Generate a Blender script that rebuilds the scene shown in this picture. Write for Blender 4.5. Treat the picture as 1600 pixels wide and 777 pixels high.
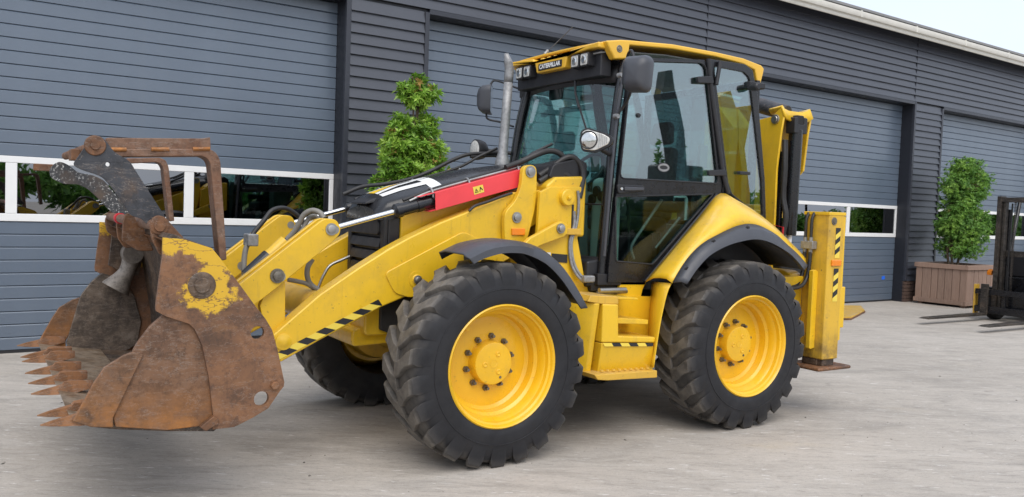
import bpy, bmesh, math, random
from mathutils import Vector, Matrix, geometry

# ------------------------------------------------------------------ camera, sky, sun, exposure
scene = bpy.context.scene
for o in list(bpy.data.objects):
    bpy.data.objects.remove(o)
C = scene.collection
R = math.radians
cam_data = bpy.data.cameras.new('camera')
cam = bpy.data.objects.new('camera', cam_data)
C.objects.link(cam)
cam.matrix_world = Matrix(((0.842986, -0.005209, -0.537911, -2.76326),
                           (-0.536756, 0.058054, -0.841738, -5.47175),
                           (0.035613, 0.9983, 0.046142, 1.60106),
                           (0, 0, 0, 1)))
cam_data.sensor_width = 36
cam_data.lens = 29.755
cam_data.clip_end = 2000
cam_data.clip_start = 0.05
scene.camera = cam

SUN_EL, SUN_AZ = 54.0, 202.0      # azimuth measured clockwise from +Y
world = bpy.data.worlds.new('World')
scene.world = world
world.use_nodes = True
wt = world.node_tree
wt.nodes.clear()
w_out = wt.nodes.new('ShaderNodeOutputWorld')
w_bg = wt.nodes.new('ShaderNodeBackground')
w_sky = wt.nodes.new('ShaderNodeTexSky')
w_sky.sky_type = 'NISHITA'
w_sky.sun_disc = False
w_sky.sun_elevation = R(SUN_EL)
w_sky.sun_rotation = R(SUN_AZ)
w_sky.air_density = 1.2
w_sky.dust_density = 4.0
w_sky.ozone_density = 1.0
# thin bright cloud sheet over the whole sky
w_tc = wt.nodes.new('ShaderNodeTexCoord')
w_noise = wt.nodes.new('ShaderNodeTexNoise')
w_noise.inputs['Scale'].default_value = 2.2
w_noise.inputs['Detail'].default_value = 5
w_map = wt.nodes.new('ShaderNodeMapRange')
w_map.inputs['From Min'].default_value = 0.3
w_map.inputs['From Max'].default_value = 0.7
w_map.inputs['To Min'].default_value = 0.62
w_map.inputs['To Max'].default_value = 0.9
w_mix = wt.nodes.new('ShaderNodeMix')
w_mix.data_type = 'RGBA'
w_mix.inputs['B'].default_value = (5.0, 5.45, 6.3, 1)
wt.links.new(w_tc.outputs['Generated'], w_noise.inputs['Vector'])
wt.links.new(w_noise.outputs['Fac'], w_map.inputs['Value'])
wt.links.new(w_map.outputs['Result'], w_mix.inputs['Factor'])
wt.links.new(w_sky.outputs['Color'], w_mix.inputs['A'])
wt.links.new(w_mix.outputs['Result'], w_bg.inputs['Color'])
w_bg.inputs['Strength'].default_value = 0.105
wt.links.new(w_bg.outputs['Background'], w_out.inputs['Surface'])

sun_data = bpy.data.lights.new('sun', 'SUN')
sun_data.energy = 0.95
sun_data.angle = R(50)
sun_data.color = (1.0, 0.96, 0.9)
sun = bpy.data.objects.new('sun', sun_data)
C.objects.link(sun)
_d = Vector((math.sin(R(SUN_AZ)) * math.cos(R(SUN_EL)), math.cos(R(SUN_AZ)) * math.cos(R(SUN_EL)), math.sin(R(SUN_EL))))
sun.rotation_euler = _d.to_track_quat('Z', 'Y').to_euler()
sun.location = _d * 30

vs = scene.view_settings
vs.view_transform = 'Standard'
vs.look = 'None'
vs.exposure = 0.98
vs.gamma = 1.0
vs.use_curve_mapping = False

# ------------------------------------------------------------------ mesh helpers
class MB:
    def __init__(s):
        s.v, s.f, s.m = [], [], []
    def add(s, vs_, fs_, mi=0):
        n = len(s.v)
        s.v += [tuple(p) for p in vs_]
        s.f += [tuple(i + n for i in f) for f in fs_]
        s.m += [mi] * len(fs_)
        return s
    def box(s, x0, x1, y0, y1, z0, z1, mi=0):
        return s.add([(x0, y0, z0), (x1, y0, z0), (x1, y1, z0), (x0, y1, z0), (x0, y0, z1), (x1, y0, z1), (x1, y1, z1), (x0, y1, z1)],
                     [(0, 3, 2, 1), (4, 5, 6, 7), (0, 1, 5, 4), (1, 2, 6, 5), (2, 3, 7, 6), (3, 0, 4, 7)], mi)
    def hexa(s, b, t, mi=0):          # bottom quad, top quad
        return s.add(list(b) + list(t), [(0, 3, 2, 1), (4, 5, 6, 7), (0, 1, 5, 4), (1, 2, 6, 5), (2, 3, 7, 6), (3, 0, 4, 7)], mi)
    def prism(s, poly, a0, a1, axis='y', holes=(), mi=0):
        loops = [list(poly)] + [list(h) for h in holes]
        def p3(p, a):
            if axis == 'y': return (p[0], a, p[1])
            if axis == 'x': return (a, p[0], p[1])
            return (p[0], p[1], a)
        flat = [p for l in loops for p in l]
        n = len(flat)
        vv = [p3(p, a0) for p in flat] + [p3(p, a1) for p in flat]
        tri = geometry.tessellate_polygon([[Vector((p[0], p[1], 0)) for p in l] for l in loops]) if holes else [tuple(range(len(poly)))]
        ff = [tuple(t) for t in tri] + [tuple(i + n for i in reversed(t)) for t in tri]
        b = 0
        for l in loops:
            k = len(l)
            for i in range(k):
                j = (i + 1) % k
                ff.append((b + i, b + j, b + j + n, b + i + n))
            b += k
        return s.add(vv, ff, mi)
    def tube(s, path, r, seg=10, cap=True, mi=0):
        path = [Vector(p) for p in path]
        n = len(path)
        rr = r if isinstance(r, (list, tuple)) else [r] * n
        up = None
        vv, ff = [], []
        for i in range(n):
            t = (path[min(i + 1, n - 1)] - path[max(i - 1, 0)]).normalized()
            if up is None:
                up = t.orthogonal().normalized()
            else:
                up = (up - t * up.dot(t))
                up = up.normalized() if up.length > 1e-6 else t.orthogonal().normalized()
            bi = t.cross(up)
            for k in range(seg):
                a = 2 * math.pi * k / seg
                vv.append(path[i] + (up * math.cos(a) + bi * math.sin(a)) * rr[i])
        for i in range(n - 1):
            for k in range(seg):
                k2 = (k + 1) % seg
                ff.append((i * seg + k, i * seg + k2, (i + 1) * seg + k2, (i + 1) * seg + k))
        if cap:
            ff.append(tuple(range(seg - 1, -1, -1)))
            ff.append(tuple((n - 1) * seg + k for k in range(seg)))
        return s.add(vv, ff, mi)
    def lathe(s, prof, c, axis='y', seg=32, sgn=1, mi=0, close=False):
        # prof: list of (radius, offset along axis)
        vv, ff = [], []
        for r, a in prof:
            for k in range(seg):
                t = 2 * math.pi * k / seg
                ca, sa = r * math.cos(t), r * math.sin(t)
                if axis == 'y': vv.append((c[0] + ca, c[1] + a * sgn, c[2] + sa))
                elif axis == 'x': vv.append((c[0] + a * sgn, c[1] + ca, c[2] + sa))
                else: vv.append((c[0] + ca, c[1] + sa, c[2] + a * sgn))
        n = len(prof)
        for i in range(n - 1 + (1 if close else 0)):
            i2 = (i + 1) % n
            for k in range(seg):
                k2 = (k + 1) % seg
                ff.append((i * seg + k, i * seg + k2, i2 * seg + k2, i2 * seg + k))
        if not close:
            ff.append(tuple(range(seg))); ff.append(tuple((n - 1) * seg + k for k in range(seg - 1, -1, -1)))
        return s.add(vv, ff, mi)
    def cyl(s, p0, p1, r, seg=16, mi=0):
        return s.tube([p0, p1], r, seg, True, mi)
    def loft(s, curves, mi=0):
        n = len(curves[0])
        vv = [p for c in curves for p in c]
        ff = []
        for i in range(len(curves) - 1):
            for k in range(n - 1):
                ff.append((i * n + k, i * n + k + 1, (i + 1) * n + k + 1, (i + 1) * n + k))
        return s.add(vv, ff, mi)
    def build(s, name, mats, parent=None, bevel=0, smooth=True, solid=0, ang=38, seg=2, subsurf=0):
        me = bpy.data.meshes.new(name)
        me.from_pydata(s.v, [], s.f)
        if not isinstance(mats, (list, tuple)): mats = [mats]
        for m in mats: me.materials.append(m)
        bm = bmesh.new(); bm.from_mesh(me)
        for i, f in enumerate(bm.faces): f.material_index = s.m[i]
        bmesh.ops.recalc_face_normals(bm, faces=bm.faces)
        bm.to_mesh(me); bm.free()
        if smooth:
            for p in me.polygons: p.use_smooth = True
            me.set_sharp_from_angle(angle=R(ang))
        o = bpy.data.objects.new(name, me)
        C.objects.link(o)
        if parent: o.parent = parent
        if solid:
            md = o.modifiers.new('solid', 'SOLIDIFY'); md.thickness = solid; md.offset = 0
        if subsurf:
            md = o.modifiers.new('sub', 'SUBSURF'); md.levels = subsurf; md.render_levels = subsurf
        if bevel:
            md = o.modifiers.new('bevel', 'BEVEL'); md.width = bevel; md.segments = seg
            md.limit_method = 'ANGLE'; md.angle_limit = R(40); md.harden_normals = True
        return o

def plate(name, poly, y0, y1, mat, parent, holes=(), bevel=.004, axis='y', **k):
    return MB().prism(poly, y0, y1, axis, holes).build(name, mat, parent, bevel=bevel, **k)
def boxo(name, d, mat, parent, bevel=.004):
    return MB().box(*d).build(name, mat, parent, bevel=bevel)
def tubeo(name, path, r, mat, parent, seg=10):
    return MB().tube(path, r, seg).build(name, mat, parent)
def cylo(name, p0, p1, r, mat, parent, seg=20, bevel=0):
    return MB().cyl(p0, p1, r, seg).build(name, mat, parent, bevel=bevel)
def circle(c, r, n=20, a0=0):
    return [(c[0] + r * math.cos(a0 + 2 * math.pi * i / n), c[1] + r * math.sin(a0 + 2 * math.pi * i / n)) for i in range(n)]
def catmull(pts, n=6):
    P = [Vector(p) for p in pts]
    P = [P[0] * 2 - P[1]] + P + [P[-1] * 2 - P[-2]]
    out = []
    for i in range(1, len(P) - 2):
        for k in range(n):
            t = k / n
            a, b, c, d = P[i - 1], P[i], P[i + 1], P[i + 2]
            out.append(0.5 * ((2 * b) + (c - a) * t + (2 * a - 5 * b + 4 * c - d) * t * t + (3 * b - a - 3 * c + d) * t ** 3))
    out.append(P[-2])
    return out
def resample(pts, n):
    P = [Vector(p) for p in pts]
    L = [0]
    for i in range(1, len(P)): L.append(L[-1] + (P[i] - P[i - 1]).length)
    out, j = [], 0
    for k in range(n):
        t = L[-1] * k / (n - 1)
        while j < len(P) - 2 and L[j + 1] < t: j += 1
        u = (t - L[j]) / max(1e-9, L[j + 1] - L[j])
        out.append(P[j].lerp(P[j + 1], min(1, max(0, u))))
    return out
def rounded(poly, r, n=4):
    out, m = [], len(poly)
    rr = r if isinstance(r, (list, tuple)) else [r] * m
    for i in range(m):
        p, a, b = Vector(poly[i]), Vector(poly[i - 1]), Vector(poly[(i + 1) % m])
        if rr[i] <= 0: out.append(tuple(p)); continue
        da, db = (a - p), (b - p)
        q = min(rr[i], da.length * .45, db.length * .45)
        s_, e_ = p + da.normalized() * q, p + db.normalized() * q
        for k in range(n + 1):
            t = k / n
            out.append(tuple(s_ * (1 - t) ** 2 + p * 2 * t * (1 - t) + e_ * t * t))
    return out
def empty(name, loc=(0, 0, 0), rz=0):
    o = bpy.data.objects.new(name, None)
    C.objects.link(o); o.location = loc; o.rotation_euler = (0, 0, rz)
    o.empty_display_size = .2
    return o
def tag(o, label=None, cat=None, group=None, kind=None):
    if label: o['label'] = label
    if cat: o['category'] = cat
    if group: o['group'] = group
    if kind: o['kind'] = kind
    return o
def copy_tree(o, parent=None):
    c = o.copy(); C.objects.link(c); c.parent = parent
    for ch in list(o.children): copy_tree(ch, c)
    return c
def text_mesh(body, size, bold=0.0, extrude=0.0, spacing=1.0):
    cu = bpy.data.curves.new('t', 'FONT')
    cu.body = body; cu.size = size; cu.offset = bold; cu.extrude = extrude
    cu.align_x = 'CENTER'; cu.align_y = 'CENTER'; cu.space_character = spacing
    o = bpy.data.objects.new('t', cu); C.objects.link(o)
    dg = bpy.context.evaluated_depsgraph_get()
    me = bpy.data.meshes.new_from_object(o.evaluated_get(dg))
    v = [tuple(x.co) for x in me.vertices]; f = [tuple(p.vertices) for p in me.polygons]
    bpy.data.objects.remove(o); bpy.data.curves.remove(cu); bpy.data.meshes.remove(me)
    return v, f

# ------------------------------------------------------------------ materials
M = {}
def nmat(name):
    m = bpy.data.materials.new(name); m.use_nodes = True
    nt = m.node_tree
    return m, nt, nt.nodes['Principled BSDF'], nt.nodes.new('ShaderNodeTexCoord')
def noise(nt, tc, scale, detail=4, rough=.6, vec=None, stretch=None, dist=0):
    n = nt.nodes.new('ShaderNodeTexNoise')
    n.inputs['Scale'].default_value = scale; n.inputs['Detail'].default_value = detail
    n.inputs['Roughness'].default_value = rough; n.inputs['Distortion'].default_value = dist
    src = vec or tc.outputs['Object']
    if stretch:
        mp = nt.nodes.new('ShaderNodeMapping'); mp.inputs['Scale'].default_value = stretch
        nt.links.new(src, mp.inputs['Vector']); src = mp.outputs['Vector']
    nt.links.new(src, n.inputs['Vector'])
    return n.outputs['Fac']
def ramp(nt, fac, stops):
    r = nt.nodes.new('ShaderNodeValToRGB')
    el = r.color_ramp.elements
    while len(el) < len(stops): el.new(.5)
    for e, (p, c) in zip(el, stops):
        e.position = p; e.color = (c[0], c[1], c[2], 1) if isinstance(c, (tuple, list)) else (c, c, c, 1)
    nt.links.new(fac, r.inputs['Fac'])
    return r.outputs['Color']
def mix(nt, fac, a, b, blend='MIX'):
    n = nt.nodes.new('ShaderNodeMix'); n.data_type = 'RGBA'; n.blend_type = blend
    for s_, v in (('Factor', fac), ('A', a), ('B', b)):
        if hasattr(v, 'is_output') or hasattr(v, 'links'): nt.links.new(v, n.inputs[s_])
        elif isinstance(v, (int, float)): n.inputs[s_].default_value = v
        else: n.inputs[s_].default_value = (v[0], v[1], v[2], 1)
    return n.outputs['Result']
def bump(nt, b, h, strength=.3, dist=.01):
    n = nt.nodes.new('ShaderNodeBump'); n.inputs['Strength'].default_value = strength; n.inputs['Distance'].default_value = dist
    nt.links.new(h, n.inputs['Height']); nt.links.new(n.outputs['Normal'], b.inputs['Normal'])
def simple(name, col, rough=.5, metal=0, var=.12, scale=6, coat=0, bmp=0, bscale=60, rvar=.1, spec=.5):
    m, nt, b, tc = nmat(name)
    f = noise(nt, tc, scale)
    c = ramp(nt, f, [(.25, tuple(x * (1 - var) for x in col)), (.75, tuple(min(1, x * (1 + var)) for x in col))])
    nt.links.new(c, b.inputs['Base Color'])
    rr = ramp(nt, noise(nt, tc, scale * 3), [(.3, max(0, rough - rvar)), (.7, min(1, rough + rvar))])
    nt.links.new(rr, b.inputs['Roughness'])
    b.inputs['Metallic'].default_value = metal
    b.inputs['Coat Weight'].default_value = coat
    b.inputs['Coat Roughness'].default_value = .12
    b.inputs['Specular IOR Level'].default_value = spec
    if bmp: bump(nt, b, noise(nt, tc, bscale, 3), bmp, .004)
    M[name] = m
    return m
def yellow_paint(name, col, dirt=.5, rough=.33):
    m, nt, b, tc = nmat(name)
    base = ramp(nt, noise(nt, tc, 2.5, 5), [(.3, tuple(x * .93 for x in col)), (.7, tuple(min(1, x * 1.05) for x in col))])
    # grime: blotches and fine specks
    d1 = ramp(nt, noise(nt, tc, 3.2, 8, .7), [(.50, 0), (.80, dirt)])
    d2 = ramp(nt, noise(nt, tc, 34, 3, .6), [(.66, 0), (.74, dirt)])
    c = mix(nt, d1, base, (.30, .19, .06))
    c = mix(nt, d2, c, (.16, .10, .05))
    run = ramp(nt, noise(nt, tc, 7, 6, .7, stretch=(3, 3, .35)), [(.56, 0), (.78, dirt * .7)])
    c = mix(nt, run, c, (.24, .15, .05))
    chip = ramp(nt, noise(nt, tc, 26, 6, .8), [(.705, 0), (.72, min(1, dirt * 1.8))])
    c = mix(nt, chip, c, (.11, .085, .07))
    geo = nt.nodes.new('ShaderNodeNewGeometry'); sp = nt.nodes.new('ShaderNodeSeparateXYZ')
    nt.links.new(geo.outputs['Normal'], sp.inputs['Vector'])
    upf = ramp(nt, sp.outputs['Z'], [(.55, 0), (.95, 1)])
    du = mix(nt, 1.0, upf, ramp(nt, noise(nt, tc, 5, 6, .7), [(.40, 0), (.70, dirt * .9)]), 'MULTIPLY')
    c = mix(nt, du, c, (.50, .40, .24))       # settled dust
    nt.links.new(c, b.inputs['Base Color'])
    nt.links.new(ramp(nt, noise(nt, tc, 9, 5), [(.3, rough - .08), (.75, rough + .15)]), b.inputs['Roughness'])
    b.inputs['Coat Weight'].default_value = .25
    b.inputs['Coat Roughness'].default_value = .15
    bump(nt, b, noise(nt, tc, 12, 2), .05, .004)
    M[name] = m
    return m
def rust(name, cols, edge=.5, metal=.25, rough=.62, scale=3.5, streak=None):
    m, nt, b, tc = nmat(name)
    c = ramp(nt, noise(nt, tc, scale, 9, .68, stretch=streak, dist=.4), [(.30, cols[0]), (.44, cols[1]), (.56, cols[2]), (.72, cols[3])])
    sc = ramp(nt, noise(nt, tc, 9, 6, .7, stretch=(9, 1, 1.4)), [(.62, 0), (.74, .45)])
    c = mix(nt, sc, c, (.20, .165, .14))
    md_ = ramp(nt, noise(nt, tc, 15, 7, .75), [(.40, .55), (.52, 0)])
    c = mix(nt, md_, c, tuple(x * .45 for x in cols[1]))
    sx = ramp(nt, noise(nt, tc, 6, 5, .65, stretch=(1, 1, 4), dist=.5), [(.488, 0), (.499, .5), (.501, .5), (.512, 0)])
    c = mix(nt, sx, c, (.33, .28, .24))
    dk = ramp(nt, noise(nt, tc, 46, 4, .7), [(.55, 0), (.75, .6)])
    c = mix(nt, dk, c, (.035, .028, .025))
    nt.links.new(c, b.inputs['Base Color'])
    b.inputs['Metallic'].default_value = metal
    nt.links.new(ramp(nt, noise(nt, tc, 14, 5), [(.3, rough - .2), (.7, rough + .2)]), b.inputs['Roughness'])
    bump(nt, b, noise(nt, tc, 38, 6, .7), .35, .004)
    M[name] = m
    return m
yellow_paint('yellow', (.78, .48, .018))
yellow_paint('yellow_clean', (.82, .475, .014), dirt=.3, rough=.3)
yellow_paint('yellow_worn', (.66, .39, .04), dirt=.75, rough=.5)
yellow_paint('yellow_leg', (.68, .41, .03), dirt=.95, rough=.5)
yellow_paint('yellow_roof', (.80, .46, .035), dirt=.1, rough=.38)
simple('black_paint', (.009, .009, .011), .3, var=.2, coat=.15)
simple('black_plastic', (.018, .018, .021), .5, var=.2, bmp=.08, bscale=220)
simple('grey_plastic', (.055, .058, .068), .45, var=.1, bmp=.05, bscale=200)
simple('black_matt', (.012, .012, .013), .75, var=.3)
simple('black_hose', (.022, .021, .021), .5, var=.3, bmp=.15, bscale=90)
simple('grey_hose', (.20, .19, .17), .6, var=.25, bmp=.4, bscale=130)
simple('chrome', (.78, .77, .75), .12, 1, var=.05, rvar=.04)
simple('steel', (.36, .35, .33), .36, .9, var=.2)
simple('galvanised', (.30, .30, .30), .55, .6, var=.3, scale=40)
simple('nut', (.19, .17, .14), .5, .7, var=.4, scale=40)
simple('red_paint', (.82, .06, .07), .42, var=.08, coat=.1)
simple('red_plain', (.55, .02, .03), .4)
simple('white_paint', (.80, .80, .79), .45, var=.03)
simple('hood_white', (.78, .78, .76), .35, var=.05)
simple('decal_black', (.018, .018, .02), .4)
simple('decal_yellow', (.80, .52, .02), .4, var=.06)
simple('sticker_yellow', (.82, .62, .08), .4, var=.04)
simple('orange_lens', (.85, .24, .01), .18, var=.06, coat=.6)
simple('lamp_glass', (.60, .59, .55), .12, .15, var=.3, scale=50, coat=.8, bmp=.5, bscale=90)
simple('lamp_bowl', (.62, .62, .6), .12, 1.0, var=.15, scale=40)
simple('seat_fabric', (.035, .035, .04), .8, var=.3, bmp=.2)
simple('interior_light', (.46, .47, .45), .6, var=.1)
simple('interior_grey', (.22, .225, .22), .6, var=.15)
simple('floor_mat', (.06, .06, .06), .8, var=.3)
simple('dark_body', (.022, .02, .018), .7, var=.5, bmp=.2)
rust('rust', [(.085, .048, .030), (.17, .083, .043), (.25, .115, .05), (.21, .125, .08)])
rust('rust_orange', [(.13, .055, .022), (.26, .105, .03), (.40, .165, .042), (.28, .15, .075)])
rust('rust_dark', [(.035, .028, .024), (.075, .055, .043), (.13, .085, .055), (.20, .15, .11)], rough=.58)
rust('cheek_dark', [(.045, .038, .032), (.09, .07, .056), (.15, .115, .088), (.24, .20, .165)], rough=.6, scale=6)
rust('rust_fork', [(.10, .055, .035), (.19, .095, .055), (.22, .13, .085), (.15, .10, .075)], rough=.6)
rust('black_steel', [(.028, .03, .034), (.045, .048, .055), (.06, .062, .07), (.12, .08, .055)], rough=.5, metal=.3)
rust('worn_steel', [(.16, .10, .06), (.25, .18, .12), (.34, .27, .20), (.28, .15, .07)], rough=.5, metal=.35)
rust('weld_grey', [(.10, .085, .07), (.20, .175, .15), (.30, .27, .24), (.38, .35, .31)], rough=.65, metal=.1)

def add_low_rust(m, z0, z1, col):
    # fresh orange rust where water stands, along the lower rim
    nt = m.node_tree; b = nt.nodes['Principled BSDF']; tc = nt.nodes['Texture Coordinate']
    old = b.inputs['Base Color'].links[0].from_socket
    sep = nt.nodes.new('ShaderNodeSeparateXYZ'); nt.links.new(tc.outputs['Object'], sep.inputs['Vector'])
    mr = nt.nodes.new('ShaderNodeMapRange'); mr.inputs['From Min'].default_value = z0; mr.inputs['From Max'].default_value = z1
    mr.inputs['To Min'].default_value = 1; mr.inputs['To Max'].default_value = 0
    nt.links.new(sep.outputs['Z'], mr.inputs['Value'])
    nz = ramp(nt, noise(nt, tc, 6, 7, .7), [(.35, 0), (.6, 1)])
    f = mix(nt, 1.0, mr.outputs['Result'], nz, 'MULTIPLY')
    nt.links.new(mix(nt, f, old, col), b.inputs['Base Color'])
def worn_yellow_rust(name):
    # rusty side plate with remains of yellow paint near its top
    m, nt, b, tc = nmat(name)
    c = ramp(nt, noise(nt, tc, 3.2, 9, .68, dist=.4), [(.30, (.10, .055, .033)), (.44, (.18, .09, .048)), (.57, (.24, .115, .055)), (.74, (.20, .125, .085))])
    c = mix(nt, ramp(nt, noise(nt, tc, 13, 8, .78), [(.38, .65), (.52, 0)]), c, (.06, .036, .026))
    c = mix(nt, ramp(nt, noise(nt, tc, 5, 7, .7), [(.56, 0), (.70, .5)]), c, (.30, .15, .06))
    c = mix(nt, ramp(nt, noise(nt, tc, 7, 5, .65, stretch=(1, 1, 3), dist=.5), [(.490, 0), (.499, .45), (.501, .45), (.510, 0)]), c, (.32, .26, .22))
    dk = ramp(nt, noise(nt, tc, 46, 4, .7), [(.57, 0), (.76, .5)])
    c = mix(nt, dk, c, (.05, .035, .03))
    sep = nt.nodes.new('ShaderNodeSeparateXYZ'); nt.links.new(tc.outputs['Object'], sep.inputs['Vector'])
    # paint mask grows with height; a ragged noise border
    def math_(op, a, b_):
        n = nt.nodes.new('ShaderNodeMath'); n.operation = op
        for i, v in enumerate((a, b_)):
            if isinstance(v, (int, float)): n.inputs[i].default_value = v
            else: nt.links.new(v, n.inputs[i])
        return n.outputs[0]
    nz = noise(nt, tc, 7, 8, .72)
    # distance to boss at (-1.815, 1.175)
    dx = math_('SUBTRACT', sep.outputs['X'], -1.775); dz = math_('SUBTRACT', sep.outputs['Z'], 1.155)
    d2 = math_('SQRT', math_('ADD', math_('MULTIPLY', dx, dx), math_('MULTIPLY', dz, dz)), 0)
    ring = math_('MULTIPLY', math_('SUBTRACT', .17, d2), 9)
    up = math_('MULTIPLY', math_('SUBTRACT', math_('ADD', sep.outputs['Z'], math_('MULTIPLY', .42, math_('ADD', sep.outputs['X'], 2.0))), 1.30), 9)
    mk = math_('ADD', math_('MAXIMUM', ring, up), math_('MULTIPLY', math_('SUBTRACT', nz, .5), 2.6))
    mk = ramp(nt, mk, [(.42, 0), (.58, 1)])
    scr = ramp(nt, noise(nt, tc, 6, 4, .6, stretch=(1, 1, 2.2)), [(.486, 1), (.496, .2), (.504, .2), (.514, 1)])
    mk2 = mix(nt, 1.0, mk, scr, 'MULTIPLY')
    c = mix(nt, mk2, c, (.66, .40, .03))
    nt.links.new(c, b.inputs['Base Color'])
    b.inputs['Metallic'].default_value = .15
    b.inputs['Roughness'].default_value = .6
    bump(nt, b, noise(nt, tc, 38, 6, .7), .3, .004)
    M[name] = m
add_low_rust(rust('cutter_rust', [(.075, .05, .036), (.13, .078, .05), (.19, .10, .055), (.17, .11, .075)]), .55, .85, (.36, .15, .04))
add_low_rust(rust('cheek_rust', [(.08, .048, .033), (.15, .082, .05), (.21, .11, .06), (.18, .115, .08)]), .50, .72, (.36, .15, .04))
rust('tooth_rust', [(.12, .065, .04), (.21, .10, .05), (.30, .14, .06), (.34, .22, .14)])
worn_yellow_rust('side_rust')
def pivot_rust():
    m, nt, b, tc = nmat('speckled_steel')
    c = ramp(nt, noise(nt, tc, 60, 5, .75), [(.50, (.04, .042, .046)), (.56, (.10, .10, .10)), (.62, (.62, .62, .60))])
    area = ramp(nt, noise(nt, tc, 5, 3), [(.40, 0), (.52, 1)])
    c = mix(nt, area, ramp(nt, noise(nt, tc, 8, 6), [(.35, (.045, .04, .04)), (.7, (.12, .085, .06))]), c)
    nt.links.new(c, b.inputs['Base Color']); b.inputs['Roughness'].default_value = .6
    M['speckled_steel'] = m
pivot_rust()

def tyre_mat():
    m, nt, b, tc = nmat('rubber')
    base = ramp(nt, noise(nt, tc, 5, 6), [(.3, (.008, .008, .010)), (.7, (.014, .014, .017))])
    # dust lies on the tread (|local y| inside the shoulders), sidewall stays black
    at = nt.nodes.new('ShaderNodeAttribute'); at.attribute_name = 'tread'
    dust = ramp(nt, noise(nt, tc, 9, 7, .7), [(.30, .25), (.60, .95)])
    f = mix(nt, 1.0, dust, at.outputs['Color'], 'MULTIPLY')
    c = mix(nt, f, base, (.17, .152, .13))
    f2 = ramp(nt, noise(nt, tc, 4, 6), [(.5, 0), (.8, .14)])
    c = mix(nt, f2, c, (.06, .055, .05))
    nt.links.new(c, b.inputs['Base Color'])
    nt.links.new(ramp(nt, noise(nt, tc, 12, 4), [(.3, .5), (.7, .8)]), b.inputs['Roughness'])
    bump(nt, b, noise(nt, tc, 70, 4), .12, .004)
    M['rubber'] = m
tyre_mat()

def glass_mat(name, tint, refl=1.0, add=.04):
    m = bpy.data.materials.new(name); m.use_nodes = True
    nt = m.node_tree; nt.nodes.clear()
    out = nt.nodes.new('ShaderNodeOutputMaterial')
    tr = nt.nodes.new('ShaderNodeBsdfTransparent'); tr.inputs['Color'].default_value = (*tint, 1)
    gl = nt.nodes.new('ShaderNodeBsdfGlossy'); gl.inputs['Roughness'].default_value = .01
    gl.inputs['Color'].default_value = (.95, .97, 1, 1)
    # Schlick reflectance that is the same from both sides of the thin pane
    geo = nt.nodes.new('ShaderNodeNewGeometry')
    dt = nt.nodes.new('ShaderNodeVectorMath'); dt.operation = 'DOT_PRODUCT'
    nt.links.new(geo.outputs['Incoming'], dt.inputs[0]); nt.links.new(geo.outputs['Normal'], dt.inputs[1])
    def mth(op, a, b_=None):
        n = nt.nodes.new('ShaderNodeMath'); n.operation = op
        for i, v in enumerate((a, b_)):
            if v is None: continue
            if isinstance(v, (int, float)): n.inputs[i].default_value = v
            else: nt.links.new(v, n.inputs[i])
        return n.outputs[0]
    om = mth('SUBTRACT', 1.0, mth('ABSOLUTE', dt.outputs['Value']))
    fr = mth('ADD', .045, mth('MULTIPLY', .955, mth('POWER', om, 5.0)))
    ma = nt.nodes.new('ShaderNodeMath'); ma.operation = 'MULTIPLY_ADD'; ma.use_clamp = True
    ma.inputs[1].default_value = refl; ma.inputs[2].default_value = add
    mx = nt.nodes.new('ShaderNodeMixShader')
    nt.links.new(fr, ma.inputs[0]); nt.links.new(ma.outputs[0], mx.inputs['Fac'])
    nt.links.new(tr.outputs[0], mx.inputs[1]); nt.links.new(gl.outputs[0], mx.inputs[2])
    nt.links.new(mx.outputs[0], out.inputs['Surface'])
    M[name] = m
glass_mat('cab_glass', (.64, .80, .78), 2.0, .11)
glass_mat('lower_glass', (.60, .72, .70), .7, .0)
glass_mat('windscreen_glass', (.50, .74, .70), 1.2, .012)
glass_mat('door_glass', (.12, .12, .12), 2.4, .16)

def wall_mats():
    m, nt, b, tc = nmat('cladding')
    g = noise(nt, tc, 30, 5, .7, stretch=(.35, 1, 6))
    c = ramp(nt, noise(nt, tc, 1.3, 5), [(.3, (.026, .029, .040)), (.7, (.036, .040, .054))])
    c = mix(nt, ramp(nt, g, [(.35, 0), (.75, .3)]), c, (.055, .06, .078))
    nt.links.new(c, b.inputs['Base Color']); b.inputs['Roughness'].default_value = .42; b.inputs['Specular IOR Level'].default_value = 1.0
    bump(nt, b, g, .2, .003); M['cladding'] = m
    m, nt, b, tc = nmat('door_panel')
    c = ramp(nt, noise(nt, tc, 1.6, 6, .65), [(.3, (.100, .130, .174)), (.7, (.118, .151, .198))])
    dd = ramp(nt, noise(nt, tc, 3, 7, .7, stretch=(1, 1, .3)), [(.55, 0), (.85, .25)])
    c = mix(nt, dd, c, (.17, .175, .175))
    nt.links.new(c, b.inputs['Base Color']); b.inputs['Roughness'].default_value = .32; b.inputs['Specular IOR Level'].default_value = .9
    bump(nt, b, noise(nt, tc, 160, 3, .6, stretch=(.4, 1, 1)), .18, .002); M['door_panel'] = m
wall_mats()
simple('trim', (.034, .037, .048), .4, var=.06)
simple('jamb', (.016, .018, .025), .45, var=.1)
simple('dark_room', (.018, .017, .016), .9, var=.5, scale=2)
simple('fascia', (.66, .64, .58), .5, var=.06)
simple('roofing', (.22, .22, .22), .7)
simple('blue_tag', (.03, .16, .75), .35)
simple('leaf_stub', (.08, .05, .03), .9)
def brick_mat():
    simple('brick', (.10, .062, .048), .85, var=.4, scale=5, bmp=.5, bscale=70)
brick_mat()
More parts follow.
